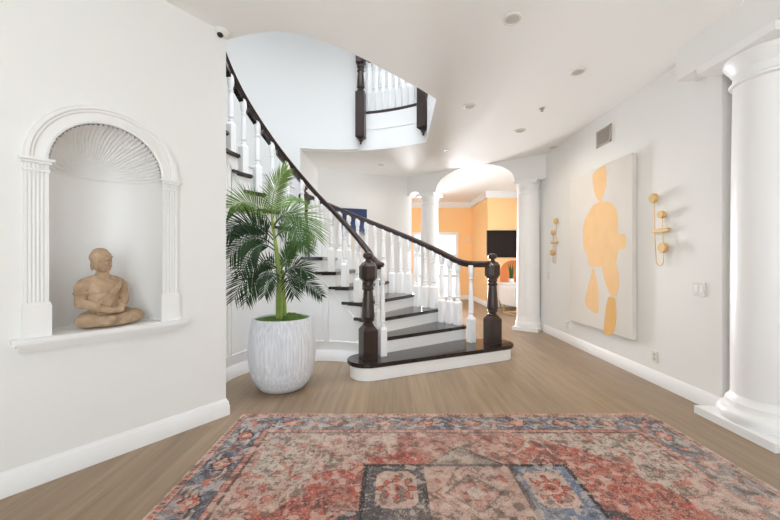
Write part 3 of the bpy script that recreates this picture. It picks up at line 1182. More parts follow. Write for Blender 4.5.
def rug():
    nx, ny = 657, 481
    rng = np.random.default_rng(5)

    def vnoise(fx, fy, seed):
        g = np.random.default_rng(seed).random((int(fy) + 3, int(fx) + 3))
        xs = np.linspace(0, fx, nx)
        ys = np.linspace(0, fy, ny)
        xi, yi = xs.astype(int), ys.astype(int)
        xf, yf = xs - xi, ys - yi
        xf = xf * xf * (3 - 2 * xf)
        yf = yf * yf * (3 - 2 * yf)
        a = g[np.ix_(yi, xi)]
        b = g[np.ix_(yi, xi + 1)]
        c = g[np.ix_(yi + 1, xi)]
        d = g[np.ix_(yi + 1, xi + 1)]
        X = xf[None, :]
        Y = yf[:, None]
        return (a * (1 - X) + b * X) * (1 - Y) + (c * (1 - X) + d * X) * Y

    def fbm(f, seed, oct=4):
        s, amp, tot = 0, 1.0, 0
        for o in range(oct):
            s = s + amp * vnoise(f * 2 ** o * RW / RL, f * 2 ** o, seed + o)
            tot += amp
            amp *= 0.6
        return s / tot

    u = np.linspace(-RW, RW, nx)[None, :].repeat(ny, 0)
    v = np.linspace(-RL, RL, ny)[:, None].repeat(nx, 1)
    q = 0.008
    uq, vq = np.round(u / q) * q, np.round(v / q) * q
    au, av = np.abs(uq), np.abs(vq)
    lin = lambda *c: np.array(srgb(*c)[:3])
    CREAM = lin(192, 176, 162)
    PINK = lin(190, 144, 130)
    RED = lin(178, 92, 78)
    BLUE = lin(124, 128, 138)
    DBLUE = lin(92, 98, 112)
    CHAR = lin(72, 66, 66)
    TAN = lin(178, 158, 146)
    img = np.zeros((ny, nx, 3))

    def put(mask, color, alpha=1.0):
        a = (mask.astype(float) * alpha)[..., None]
        img[:] = img * (1 - a) + color * a

    edge = np.minimum(RW - au, RL - av)          # distance from the edge
    n1, n2, n3 = fbm(5, 11), fbm(14, 31), fbm(50, 57, 2)
    n4 = fbm(3, 91, 3)
    # field: cream spandrels outside a big lobed lozenge, worn red inside
    n5, n6, n7 = fbm(30, 131, 3), fbm(22, 151, 3), fbm(44, 171, 2)
    put(edge > -1, CREAM)
    loz = au / 1.34 + av / 1.22 + (n1 - 0.5) * 0.8 + (n2 - 0.5) * 0.2
    put(loz < 1.0, PINK)
    put((loz < 1.0) & (n2 > 0.42), RED, 0.55)
    put((loz < 0.97) & (n1 > 0.44), RED, 0.5)
    put((loz > 1.0) & (n2 > 0.58), TAN, 0.8)
    put((loz > 1.0) & (n1 > 0.58), PINK, 0.5)
    # worn filigree: outlines and small flowers all over the field
    put((np.abs(n5 - 0.5) < 0.022) & (n3 > 0.35), CHAR, 0.62)
    put((np.abs(n6 - 0.44) < 0.018), CREAM, 0.6)
    put((n7 > 0.66), RED, 0.6)
    put((n7 < 0.27), CHAR, 0.55)
    for (px_, py_, sx, sy, col, rr, al) in ((0.15, 0.12, 0, 0, RED, 0.020, 0.75), (0.15, 0.12, 0.075, 0.06, CHAR, 0.013, 0.7), (0.075, 0.06, 0.04, 0.05, CHAR, 0.006, 0.6)):
        du = (np.abs(uq + (n2 - 0.5) * 0.10 + sx) % px_) - px_ / 2
        dv = (np.abs(vq + (n1 - 0.5) * 0.10 + sy) % py_) - py_ / 2
        d = np.abs(du) + np.abs(dv)
        put((d < rr) & (n3 > 0.40), col, al)
        if rr > 0.015:
            put((d > rr + 0.008) & (d < rr + 0.017) & (n3 > 0.45), CHAR, 0.6)
    # medallion
    hexm = np.where(av > 0.49, (0.70 - av) / 0.21 * 0.20 + 0.0, 0.24)
    inside = (av < 0.70) & (au < hexm + 0.03)
    put((av >= 0.49) & (av < 0.705) & (au < (0.705 - av) / 0.215 * 0.24), lin(140, 132, 124))
    put((av >= 0.49) & (av < 0.64) & (au < (0.66 - av) / 0.215 * 0.20), lin(158, 136, 124), 0.7)
    put((np.abs(au - (0.705 - av) / 0.215 * 0.24) < 0.012) & (av > 0.49) & (av < 0.705), CHAR)
    body = (av < 0.49) & (au < 0.60 - np.maximum(0, 0.12 - av) * 0.0)
    put(body, np.where(0, 0, 1)[..., None] * lin(208, 168, 150) if False else lin(188, 150, 136))
    sidebox = (av < 0.50) & (au > 0.26) & (au < 0.60)
    blue_side = uq > 0
    put(sidebox & ~blue_side, lin(98, 94, 96))
    put(sidebox & blue_side, lin(118, 128, 146))
    inner = (av < 0.44) & (av > 0.13) & (au > 0.31) & (au < 0.53)
    cut = (np.abs(au - 0.42) + np.abs(av - 0.285)) < 0.235
    put(inner & cut, lin(194, 166, 152))
    ros = np.hypot(au - 0.42, (av - 0.285) * 1.1)
    ang_ = np.arctan2(av - 0.285, au - 0.42)
    pet = 0.095 + 0.030 * np.cos(ang_ * 8)
    put((ros < pet) & inner & (n3 > 0.33), RED, 0.9)
    put((np.abs(ros - pet) < 0.007) & inner, CHAR, 0.7)
    put((ros < 0.055) & (ros > 0.040) & inner, CREAM, 0.8)
    put((ros < 0.020) & inner, CHAR, 0.7)
    put(inner & (np.abs(np.abs(au - 0.42) + np.abs(av - 0.285) - 0.225) < 0.008), CHAR, 0.8)
    put(sidebox & ~inner & (np.abs(n6 - 0.5) < 0.03), CREAM, 0.5)
    put((np.abs(au - 0.60) < 0.012) & (av < 0.50), CHAR)
    put((np.abs(au - 0.265) < 0.012) & (av < 0.50), CHAR)
    put((np.abs(av - 0.495) < 0.011) & (au < 0.61), CHAR)
    # step hooks off the medallion sides
    put((av < 0.12) & (au > 0.60) & (au < 0.78 - av), lin(88, 84, 88))
    put((av < 0.07) & (au > 0.62) & (au < 0.72 - av), RED)
    # centre panel
    cp = au < 0.245
    d = np.abs(au) + np.abs(av - 0.25)
    put(cp & (av < 0.48) & (np.abs(au - (0.05 + (0.48 - av) * 0.5)) < 0.010) & (av > 0.30), CHAR)
    put(cp & (d < 0.14) & (np.abs((uq * 1.0) % 0.06 - 0.03) > 0.01), RED, 0.9)
    put(cp & (np.abs(d - 0.15) < 0.009), CHAR)
    put(cp & (np.abs(d - 0.21) < 0.008) & (av < 0.48), lin(150, 90, 76))
    put(cp & (d < 0.05), CREAM)
    put(cp & ((au - 0.17) ** 2 + (av - 0.36) ** 2 < 0.0012), RED)
    put(cp & (av < 0.08) & (np.abs((uq % 0.09) - 0.045) < 0.02), CHAR, 0.8)
    # ram-horn hooks between medallion and border
    for s in (-0.52, 0.52):
        e1 = (np.hypot(uq - s, (vq - 0.73)) - 0.06)
        put((np.abs(e1) < 0.012) & (vq > 0.70), CREAM)
        put((np.abs(uq - s - 0.06) < 0.010) & (vq > 0.62) & (vq < 0.72), CREAM)
        put((np.abs((uq - s + 0.06) - (vq - 0.72) * 1.2) < 0.012) & (vq > 0.62) & (vq < 0.72), CREAM)
    # borders
    put(edge < 0.315, PINK)
    put((edge < 0.315) & (edge > 0.30), CHAR, 0.8)
    run = np.where((RW - au) < (RL - av), vq, uq)
    put((edge < 0.30) & (edge > 0.262) & ((run % 0.05) < 0.02), RED, 0.7)
    put((edge < 0.30) & (edge > 0.262) & (((run + 0.025) % 0.05) < 0.010), CHAR, 0.5)
    put((edge < 0.27) & (edge > 0.258), CHAR, 0.7)
    band = (edge < 0.258) & (edge > 0.06)
    put(band, BLUE)
    put(band & (n2 > 0.55), DBLUE)
    put(band & (n2 < 0.38), lin(168, 160, 160))
    dv = edge - 0.16
    du = (run % 0.34) - 0.17
    fl = np.abs(du) * 0.8 + np.abs(dv)
    put(band & (fl < 0.062), PINK)
    put(band & (fl < 0.062) & (n3 > 0.5), RED)
    put(band & (np.abs(fl - 0.064) < 0.007), CHAR)
    put(band & (fl < 0.02), CREAM)
    put(band & (np.abs(n5 - 0.5) < 0.028) & (fl > 0.06), CHAR, 0.55)
    put(band & (np.abs(n6 - 0.45) < 0.02) & (fl > 0.06), CREAM, 0.5)
    put(band & (n7 > 0.70), lin(180, 120, 104), 0.7)
    vine = np.abs(dv - 0.055 * np.sin(run * 2 * math.pi / 0.34))
    put(band & (vine < 0.009) & (fl > 0.07), CREAM, 0.8)
    put(band & (np.abs(vine - 0.016) < 0.006) & (fl > 0.07), CHAR, 0.6)
    du2 = ((run + 0.17) % 0.34) - 0.17
    put(band & ((np.abs(du2) + np.abs(dv)) < 0.03), lin(190, 120, 100))
    put((edge < 0.062) & (edge > 0.054), CHAR, 0.85)
    put((edge < 0.054), lin(186, 150, 136))
    put((edge < 0.047) & (edge > 0.014) & ((run % 0.062) < 0.024), RED, 0.8)
    put((edge < 0.040) & (edge > 0.020) & (((run + 0.03) % 0.062) < 0.014), CHAR, 0.7)
    put((edge < 0.008), lin(196, 176, 160))
    # wear: fading patches and fine speckle
    fade = np.clip((n4 - 0.47) * 2.2, 0, 0.5)[..., None]
    img[:] = img * (1 - fade) + lin(186, 168, 156) * fade
    sp = rng.random((ny, nx))
    put((n3 < 0.38) & (n7 > 0.46), CHAR, 0.26)
    put((np.abs(n7 - 0.52) < 0.018) & (edge > 0.31), CHAR, 0.45)
    put(sp > 0.90, lin(204, 188, 174), 0.55)
    put((sp < 0.09), CHAR, 0.45)
    put((n3 > 0.66), lin(206, 186, 172), 0.5)
    put((n3 < 0.30), lin(92, 80, 78), 0.5)
    img[:] = img * (0.84 + 0.28 * n2[..., None])
    # mesh
    zz = 0.009
    vs = np.zeros((ny, nx, 3))
    vs[..., 0] = u
    vs[..., 1] = v
    vs[..., 2] = zz
    verts = vs.reshape(-1, 3)
    idx = np.arange(nx * ny).reshape(ny, nx)
    faces = np.stack([idx[:-1, :-1], idx[:-1, 1:], idx[1:, 1:], idx[1:, :-1]], -1).reshape(-1, 4)
    # skirt round the edge down to the floor
    border = np.concatenate([idx[0, :], idx[1:, -1], idx[-1, -2::-1], idx[-2:0:-1, 0]])
    low = verts[border].copy()
    low[:, 2] = 0.0005
    n0 = len(verts)
    nb = len(border)
    li = n0 + np.arange(nb)
    sk = np.stack([np.roll(border, -1), border, li, np.roll(li, -1)], -1)
    verts = np.concatenate([verts, low])
    faces = np.concatenate([faces, sk])
    me = bpy.data.meshes.new('area_rug')
    me.vertices.add(len(verts))
    me.vertices.foreach_set('co', verts.ravel())
    me.loops.add(faces.size)
    me.loops.foreach_set('vertex_index', faces.ravel().astype(np.int32))
    me.polygons.add(len(faces))
    me.polygons.foreach_set('loop_start', np.arange(0, faces.size, 4, dtype=np.int32))
    me.update(calc_edges=True)
    at = me.color_attributes.new('weave', 'FLOAT_COLOR', 'POINT')
    c = np.ones((len(verts), 4), dtype=np.float32)
    c[:n0, :3] = np.clip(img.reshape(-1, 3), 0, 1)
    c[n0:, :3] = c[border, :3]
    at.data.foreach_set('color', c.ravel())
    me.materials.append(M['rug'])
    o = bpy.data.objects.new('area_rug', me)
    COL.objects.link(o)
    o.location = (RGX, RGY, 0)
    return tag(o, 'faded red, blue and cream medallion rug on the oak floor', 'rug')


rug()

# ------------------------------------------------------------------ potted palm
PX, PY = -1.06, 3.42
palm = thing('potted_palm', (PX, PY, 0), 'tall green palm in a large whitewashed barrel planter at foot of stairs', 'plant')
prof = [(0.185, 0.0), (0.215, 0.012), (0.255, 0.06), (0.29, 0.14), (0.312, 0.24), (0.322, 0.34), (0.320, 0.43), (0.308, 0.54), (0.290, 0.63), (0.278, 0.685), (0.268, 0.69), (0.258, 0.685), (0.262, 0.63), (0.1, 0.62)]
MB().lathe(prof, (PX, PY, 0), 64).build('planter', M['pot'], palm)
rnd = random.Random(4)
mb = MB()
vs, fs = [], []
rings, seg = 9, 40
for j in range(rings + 1):
    rr = 0.259 * j / rings
    for i in range(seg):
        a = 2 * math.pi * i / seg
        bump_ = 0.02 * rnd.random() + (0.035 if math.cos(a - 0.3) > 0.3 else 0.0) * math.sin(math.pi * j / rings)
        vs.append((PX + rr * math.cos(a), PY + rr * math.sin(a), 0.668 + bump_ * (1 - (j / rings) ** 4)))
for j in range(rings):
    for i in range(seg):
        a, b = j * seg + i, j * seg + (i + 1) % seg
        fs.append((a, b, b + seg, a + seg))
mb.add(vs, fs).build('moss', M['moss'], palm)


def P3(px, py, Y):              # a photograph point at depth Y
    return Vector(((px - 390) * Y / K, Y, EYE + (260 - py) * Y / K))


stems = [([(278, 322, 3.40), (278, 300, 3.40), (279, 280, 3.41), (278, 262, 3.42), (275, 240, 3.43), (272, 218, 3.43)], [0.022, 0.022, 0.02, 0.024, 0.017, 0.011]),
         ([(285, 322, 3.46), (284, 300, 3.46), (283, 285, 3.45), (283, 270, 3.44)], [0.022, 0.021, 0.018, 0.013]),
         ([(281, 322, 3.36), (281, 300, 3.37), (280, 285, 3.38), (279, 276, 3.39)], [0.018, 0.017, 0.015, 0.011])]
for pts, rr in stems:
    pp = [P3(*p) for p in pts]
    pp[0].z = 0.64
    MB().tube(pp, rr, 12).build('stem', M['stem'], palm)


def bez(pts, n):
    out = []
    P = [Vector(p) for p in pts]
    for i in range(n + 1):
        t = i / n
        q = P[:]
        while len(q) > 1:
            q = [a.lerp(b, t) for a, b in zip(q, q[1:])]
        out.append(q[0])
    return out


def frond(pts, leaf_len, material, seed, nleaf=26, face=None, bare=0.16, droop=0.12):
    """arching frond: rachis with a row of narrow leaflets on each side"""
    r_ = random.Random(seed)
    n = 40
    path = bez(pts, n)
    mb = MB()
    mb.tube(path, [0.0065 - 0.0050 * i / n for i in range(n + 1)], 6)
    up_ = Vector(face) if face else Vector((0, -0.75, 0.65))
    for side in (-1, 1):
        for i in range(nleaf):
            f = bare + (1 - bare) * (i + 0.5 * (side > 0)) / nleaf
            f = min(f, 1.0)
            x = f * n
            k = min(int(x), n - 1)
            p = path[k].lerp(path[k + 1], x - k)
            tan = (path[min(k + 1, n)] - path[max(k - 1, 0)]).normalized()
            lat = tan.cross(up_).normalized() * side
            nrm = lat.cross(tan).normalized()
            g = (f - bare) / (1 - bare)
            L = leaf_len * (0.55 + 0.9 * g * (1 - g) * 2.0) * (1.0 if g < 0.9 else 0.8) * r_.uniform(0.88, 1.1)
            sweepa = 0.50 + 0.55 * g
            d = (lat * math.cos(sweepa) + tan * math.sin(sweepa)).normalized()
            d = (d + nrm * r_.uniform(0.10, 0.38)).normalized()
            w = 0.0086 * r_.uniform(0.85, 1.15)
            wv = d.cross(nrm).normalized()
            if wv.length < 0.1:
                wv = tan
            segs = 4
            vs, fs = [], []
            for s in range(segs + 1):
                t = s / segs
                c = p + d * (L * t) + Vector((0, 0, -droop * L * t * t)) 
                hw = w * (0.35 + 1.3 * t) if t < 0.4 else w * (1.45 * (1 - t) + 0.02)
                fold = nrm * (-0.35 * hw)
                vs += [c + wv * hw + fold, c, c - wv * hw + fold]
            for s in range(segs):
                a = s * 3
                fs += [(a, a + 1, a + 4, a + 3), (a + 1, a + 2, a + 5, a + 4)]
            mb.add(vs, fs)
    return mb.build('frond', material, palm, normals=False, angle=60)


F = [
    # upright and upper crown
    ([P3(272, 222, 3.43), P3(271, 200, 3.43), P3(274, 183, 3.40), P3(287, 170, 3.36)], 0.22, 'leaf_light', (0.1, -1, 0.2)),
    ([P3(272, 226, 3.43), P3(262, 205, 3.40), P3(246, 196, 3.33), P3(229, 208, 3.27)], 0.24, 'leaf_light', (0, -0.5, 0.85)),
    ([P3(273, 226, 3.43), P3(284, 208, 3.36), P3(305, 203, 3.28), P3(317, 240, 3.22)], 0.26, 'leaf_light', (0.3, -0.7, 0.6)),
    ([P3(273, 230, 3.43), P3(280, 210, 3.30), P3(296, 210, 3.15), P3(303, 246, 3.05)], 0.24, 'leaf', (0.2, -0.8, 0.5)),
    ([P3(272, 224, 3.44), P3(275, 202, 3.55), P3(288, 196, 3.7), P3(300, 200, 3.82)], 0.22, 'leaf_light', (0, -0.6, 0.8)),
    # left dark fronds
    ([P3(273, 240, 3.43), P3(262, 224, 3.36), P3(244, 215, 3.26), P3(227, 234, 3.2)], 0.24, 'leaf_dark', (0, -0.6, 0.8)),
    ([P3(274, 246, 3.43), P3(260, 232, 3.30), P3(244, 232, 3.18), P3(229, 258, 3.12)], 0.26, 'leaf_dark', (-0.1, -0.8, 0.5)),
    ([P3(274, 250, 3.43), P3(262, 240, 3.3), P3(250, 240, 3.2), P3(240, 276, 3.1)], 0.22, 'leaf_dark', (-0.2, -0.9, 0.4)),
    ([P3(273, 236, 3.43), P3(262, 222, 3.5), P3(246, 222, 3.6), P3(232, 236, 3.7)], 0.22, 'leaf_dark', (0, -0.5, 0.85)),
    # right, middle
    ([P3(274, 240, 3.43), P3(282, 226, 3.34), P3(294, 226, 3.24), P3(308, 252, 3.18)], 0.2, 'leaf', (0.2, -0.7, 0.6)),
    # lower crown
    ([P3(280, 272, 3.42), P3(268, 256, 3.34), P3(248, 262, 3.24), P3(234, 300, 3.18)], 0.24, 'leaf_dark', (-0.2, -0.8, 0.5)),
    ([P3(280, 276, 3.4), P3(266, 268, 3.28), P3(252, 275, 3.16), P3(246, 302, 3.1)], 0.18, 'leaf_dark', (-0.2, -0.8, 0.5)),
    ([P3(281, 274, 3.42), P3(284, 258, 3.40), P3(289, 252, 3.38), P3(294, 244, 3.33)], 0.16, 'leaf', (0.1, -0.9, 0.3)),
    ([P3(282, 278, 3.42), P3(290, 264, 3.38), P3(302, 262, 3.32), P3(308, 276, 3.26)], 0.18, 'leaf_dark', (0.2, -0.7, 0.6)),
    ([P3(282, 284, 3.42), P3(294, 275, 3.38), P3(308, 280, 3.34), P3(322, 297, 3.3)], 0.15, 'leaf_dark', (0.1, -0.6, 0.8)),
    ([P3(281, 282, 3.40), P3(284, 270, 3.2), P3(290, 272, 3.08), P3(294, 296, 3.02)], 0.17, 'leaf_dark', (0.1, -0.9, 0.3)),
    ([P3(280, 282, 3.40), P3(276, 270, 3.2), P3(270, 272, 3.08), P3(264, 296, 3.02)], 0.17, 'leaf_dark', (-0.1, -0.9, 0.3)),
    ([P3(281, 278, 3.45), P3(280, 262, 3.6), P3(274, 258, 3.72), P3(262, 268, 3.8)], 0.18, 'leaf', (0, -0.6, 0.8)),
]
for i, (pts, L, mt, fc) in enumerate(F):
    frond(pts, L, M[mt], 100 + i, face=(fc[0], -1.0, 0.25 + 0.15 * fc[2]), nleaf=26 if L > 0.19 else 22)

# ------------------------------------------------------------------ statue in the niche


def capsule(mb, a, b, r0, r1=None, n=14):
    r1 = r1 or r0
    a, b = Vector(a), Vector(b)
    mb.ellipsoid(a, (r0,) * 3, nu=n, nv=8)
    mb.ellipsoid(b, (r1,) * 3, nu=n, nv=8)
    mb.tube([a, b], [r0, r1], n)


mb = MB()
# folded legs
mb.ellipsoid((0, 0.0, 0.045), (0.165, 0.105, 0.046))
for s in (-1, 1):
    mb.ellipsoid((s * 0.135, -0.015, 0.047), (0.072, 0.075, 0.046))
    mb.ellipsoid((s * 0.09, 0.03, 0.055), (0.085, 0.06, 0.05))
capsule(mb, (-0.155, -0.035, 0.045), (0.05, -0.10, 0.045), 0.036, 0.028)
capsule(mb, (0.155, -0.035, 0.045), (-0.04, -0.105, 0.05), 0.036, 0.028)
mb.ellipsoid((0, -0.06, 0.028), (0.15, 0.062, 0.028))
# trunk
TX = -0.04
mb.ellipsoid((TX * 0.6, 0.015, 0.12), (0.098, 0.072, 0.08))
mb.ellipsoid((TX, 0.018, 0.18), (0.098, 0.068, 0.09))
mb.ellipsoid((TX, 0.015, 0.24), (0.112, 0.068, 0.075))
capsule(mb, (TX - 0.095, 0.02, 0.258), (TX + 0.095, 0.02, 0.258), 0.044)
capsule(mb, (TX, 0.018, 0.29), (TX, 0.008, 0.36), 0.044, 0.034)
for s in (-1, 1):
    capsule(mb, (TX + s * 0.02, 0.018, 0.298), (TX + s * 0.105, 0.02, 0.262), 0.034, 0.04)
    capsule(mb, (TX + s * 0.120, 0.018, 0.25), (TX + s * 0.130, 0.005, 0.16), 0.037, 0.031)
    capsule(mb, (TX + s * 0.130, 0.005, 0.155), (TX * 0.6 + s * 0.035, -0.095, 0.108), 0.030, 0.021)
    # hand resting in the lap: palm and four fingers with thumb
    mb.ellipsoid((TX * 0.6 + s * 0.018, -0.105, 0.1), (0.034, 0.024, 0.014))
    for q in range(4):
        capsule(mb, (TX * 0.6 + s * 0.01, -0.122 + 0.012 * q, 0.103 + 0.004 * (s > 0)), (TX * 0.6 - s * 0.042, -0.118 + 0.011 * q, 0.1 + 0.004 * (s > 0)), 0.0065, 0.0055, 8)
    capsule(mb, (TX * 0.6 + s * 0.03, -0.11, 0.112), (TX * 0.6 + s * 0.002, -0.118, 0.122), 0.007, 0.006, 8)
hb = MB()
hb.ellipsoid((0, 0.0, 0.415), (0.056, 0.056, 0.066))
hb.ellipsoid((0, -0.010, 0.383), (0.047, 0.045, 0.036))
hb.ellipsoid((0, -0.038, 0.360), (0.018, 0.014, 0.012))
for s in (-1, 1):
    hb.ellipsoid((s * 0.051, 0.010, 0.394), (0.008, 0.014, 0.026))        # long ears
    hb.ellipsoid((s * 0.050, 0.008, 0.368), (0.007, 0.009, 0.010))
    hb.ellipsoid((s * 0.023, -0.0475, 0.410), (0.015, 0.009, 0.006))     # closed eyes
    hb.tube([(s * 0.006, -0.056, 0.424), (s * 0.022, -0.056, 0.432), (s * 0.040, -0.044, 0.424)], 0.0042, 6)
    hb.ellipsoid((s * 0.028, -0.038, 0.386), (0.016, 0.013, 0.014))
hb.tube([(0, -0.053, 0.424), (0, -0.063, 0.405), (0, -0.068, 0.395)], [0.005, 0.0075, 0.010], 8)
hb.ellipsoid((0, -0.054, 0.377), (0.018, 0.008, 0.004))
hb.ellipsoid((0, -0.052, 0.370), (0.013, 0.008, 0.0045))
# hair cap with a low crown
hb.ellipsoid((0, 0.016, 0.440), (0.062, 0.060, 0.052))
hb.ellipsoid((0, 0.018, 0.474), (0.044, 0.042, 0.026))
for i in range(2, 11):
    a = math.pi * (1 + i / 12)
    hb.ellipsoid((0.057 * math.cos(a), 0.012 + 0.058 * math.sin(a), 0.443), (0.009, 0.009, 0.009), nu=10, nv=6)
hb.transform(Matrix.Translation((TX - 0.014, -0.004, -0.008)) @ Matrix.Rotation(R(-6), 4, 'Z'))
mb.add(hb.v, hb.f)
# robe folds over one shoulder
for q in range(9):
    w = q / 8
    pts = []
    for i in range(13):
        t = i / 12
        x = 0.098 - 0.015 * w - t * (0.175 - 0.035 * w)
        z = 0.285 - 0.15 * t - 0.105 * w * (0.3 + 0.7 * t)
        yy = 1 - (x / 0.122) ** 2 * 0.9
        y = 0.013 - 0.072 * math.sqrt(max(0.02, yy)) * (1.0 if z < 0.26 else max(0.45, 1 - (z - 0.26) * 9))
        pts.append((TX + x, y, z))
    mb.tube(pts, 0.0075, 6)
for s, zz in ((-1, 0.215),):
    ring = [(TX + s * 0.124 + 0.037 * math.cos(a), 0.011 + 0.036 * math.sin(a), zz) for a in np.linspace(0, 2 * math.pi, 17)]
    mb.tube(ring, 0.006, 6)
for s in (-1, 1):
    c = Vector((TX * 0.8 + s * 0.064, -0.072, 0.122))
    ax = Vector((s * -0.72, -0.62, -0.32)).normalized()
    e1 = ax.cross(Vector((0, 0, 1))).normalized()
    e2 = ax.cross(e1)
    mb.tube([c + (e1 * math.cos(a) + e2 * math.sin(a)) * 0.025 for a in np.linspace(0, 2 * math.pi, 15)], 0.005, 6)
# hem folds over the legs
for q in range(5):
    mb.tube([(-0.17 + 0.03 * q, -0.055 - 0.004 * q, 0.03 + 0.008 * q), (-0.05, -0.120, 0.03 + 0.010 * q), (0.08, -0.112, 0.026 + 0.010 * q), (0.17 - 0.02 * q, -0.06, 0.03 + 0.008 * q)], 0.0045, 6)
statue = mb.build('stone_statue', M['stone'])
rm_ = statue.modifiers.new('remesh', 'REMESH')
rm_.mode = 'VOXEL'
rm_.voxel_size = 0.003
sm_ = statue.modifiers.new('smooth', 'SMOOTH')
sm_.factor = 0.5
sm_.iterations = 1
dg = bpy.context.evaluated_depsgraph_get()
new_me = bpy.data.meshes.new_from_object(statue.evaluated_get(dg))
statue.modifiers.clear()
statue.data = new_me
co = np.zeros(len(new_me.vertices) * 3)
new_me.vertices.foreach_get('co', co)
co = co.reshape(-1, 3)
hx, hy, hz = co[:, 0] - (TX - 0.014), co[:, 1] + 0.004, co[:, 2] + 0.008
front = (hy < -0.02) & (hz > 0.35) & (hz < 0.44)


def carve(cx, cz, sx, sz, depth):
    g = np.exp(-((hx - cx) / sx) ** 2 - ((hz - cz) / sz) ** 2)
    co[:, 1] += np.where(front, g * depth, 0)


for s in (-1, 1):
    carve(s * 0.026, 0.418, 0.014, 0.005, 0.009)        # hollow under each brow
    carve(s * 0.024, 0.403, 0.014, 0.003, 0.006)        # lower lid line
    carve(s * 0.015, 0.393, 0.004, 0.008, 0.007)        # side of the nose
carve(0, 0.3735, 0.016, 0.0025, 0.007)                  # line of the mouth
carve(0, 0.363, 0.014, 0.003, 0.006)
new_me.vertices.foreach_set('co', co.ravel())
new_me.update()
new_me.shade_smooth()
tag(statue, 'carved sandstone seated meditating statue on the wall niche sill', 'statue')
sp_ = LW(0.730, 0.085, SILL + 0.0008)
statue.location = sp_
statue.scale = (0.93, 0.98, 1.02)
# statue front (-y) faces the room: -N direction, turned slightly to the right
fa = math.atan2(-N.y, -N.x)
statue.rotation_euler = (0, 0, fa + math.pi / 2 + R(13))
dish = MB().lathe([(0.02, 0), (0.034, 0.006), (0.038, 0.014), (0.034, 0.013), (0.02, 0.006)], LW(0.475, 0.05, SILL), 24).build('small_dish', M['plastic'])
tag(dish, 'small white dish on the niche sill beside the stone statue', 'dish')

# ------------------------------------------------------------------ painting and wall fittings on the right wall
pt = thing('painting', (XR, 4.4, 0.35), 'large off-white canvas with orange abstract shapes on right wall', 'painting')
y0, y1 = 3.77, 5.08
z0, z1 = 0.375, 2.42
MB().bevel_box((XR - 0.028, (y0 + y1) / 2, (z0 + z1) / 2), (0.05, y1 - y0, z1 - z0), 0.004).build('canvas', M['canvas'], pt)
XF = XR - 0.0535


def flat_shape(pts, name, material, dx):
    P = []
    # closed smooth outline (Catmull-Rom through the corner points)
    n = len(pts)
    for i in range(n):
        p0, p1, p2, p3 = (Vector(pts[(i + q) % n]) for q in (-1, 0, 1, 2))
        for s in range(5):
            t = s / 5
            P.append(0.5 * ((2 * p1) + (p2 - p0) * t + (2 * p0 - 5 * p1 + 4 * p2 - p3) * t * t + (3 * p1 - p0 - 3 * p2 + p3) * t ** 3) * 1.0 * 0.55 + (p1.lerp(p2, t)) * 0.45)
    w = [on_right(560 + x / 2.54, 140 + y / 2.54, XF) for x, y in P]
    mb = MB()
    k = len(w)
    vs = [(XF - dx, y, z) for _, y, z in w] + [(XF + 0.003, y, z) for _, y, z in w]
    tris = tessellate_polygon([[Vector((y, z, 0)) for _, y, z in w]])
    mb.add(vs, [tuple(t) for t in tris] + [(i, (i + 1) % k, k + (i + 1) % k, k + i) for i in range(k)])
    return mb.build(name, material, pt, smooth=False)


flat_shape([(84, 85), (114, 64), (118, 105), (112, 132), (104, 156), (94, 150), (87, 132), (83, 105)], 'painted_shape', M['figure'], 0.0005)
flat_shape([(104, 156), (130, 160), (146, 186), (148, 238), (166, 240), (166, 275), (148, 279), (142, 310), (122, 318), (104, 322), (76, 322), (71, 298), (60, 270), (58, 232), (65, 198), (84, 166)], 'painted_shape', M['figure'], 0.0007)
flat_shape([(84, 325), (97, 378), (96, 440), (70, 427), (64, 405), (77, 352)], 'painted_shape', M['figure'], 0.0005)
flat_shape([(108, 320), (140, 311), (151, 358), (146, 388), (134, 400), (123, 384), (112, 352)], 'painted_shape', M['figure'], 0.0010)
flat_shape([(124, 398), (140, 404), (143, 450), (138, 484), (125, 496), (112, 490), (113, 458), (118, 418)], 'painted_shape', M['figure2'], 0.0012)


def sconce(yc, mirror, label):
    c = thing('wall_sconce', (XR, yc, 1.5), label, 'sconce', 'gold wall sconces')
    W_ = XR - 0.035

    def disc(dy, dz, r):
        mb = MB().lathe([(r * 0.92, 0), (r, 0.006), (r, 0.03), (r * 0.92, 0.036)], n=32)
        mb.transform(Matrix.Translation((-0.018, mirror * dy, dz)) @ Matrix.Rotation(R(-90), 4, 'Y'))
        return local(mb.build('disc', M['gold']), c)
    disc(0.048, 0.372, 0.046)
    disc(-0.052, 0.195, 0.038)
    disc(-0.068, -0.13, 0.050)
    mb = MB().bevel_box((-0.024, mirror * -0.03, 0.04), (0.03, 0.20, 0.036), 0.004)
    local(mb.build('crossbar', M['gold']), c)
    mb = MB()
    path = [(-0.026, 0.048, 0.372), (-0.026, 0.046, 0.0), (-0.026, 0.03, -0.24)]
    for i in range(1, 12):
        a = math.pi * i / 12
        path.append((-0.026, -0.018 + 0.048 * math.cos(a), -0.25 - 0.055 * math.sin(a)))
    path += [(-0.026, -0.066, -0.24), (-0.026, -0.068, -0.13)]
    mb.tube([(x, mirror * y, z) for x, y, z in path], 0.0042, 8)
    mb.tube([(-0.026, mirror * -0.052, 0.195), (-0.026, mirror * -0.062, -0.13)], 0.0042, 8)
    local(mb.build('tube', M['gold']), c)


ps = on_right(661, 232, XR)
sconce(ps[1], 1, 'gold wall sconce with three discs, right of the large painting')
ps = on_right(556.5, 240, XR)
sconce(ps[1], -1, 'gold wall sconce with three discs, left of the large painting')

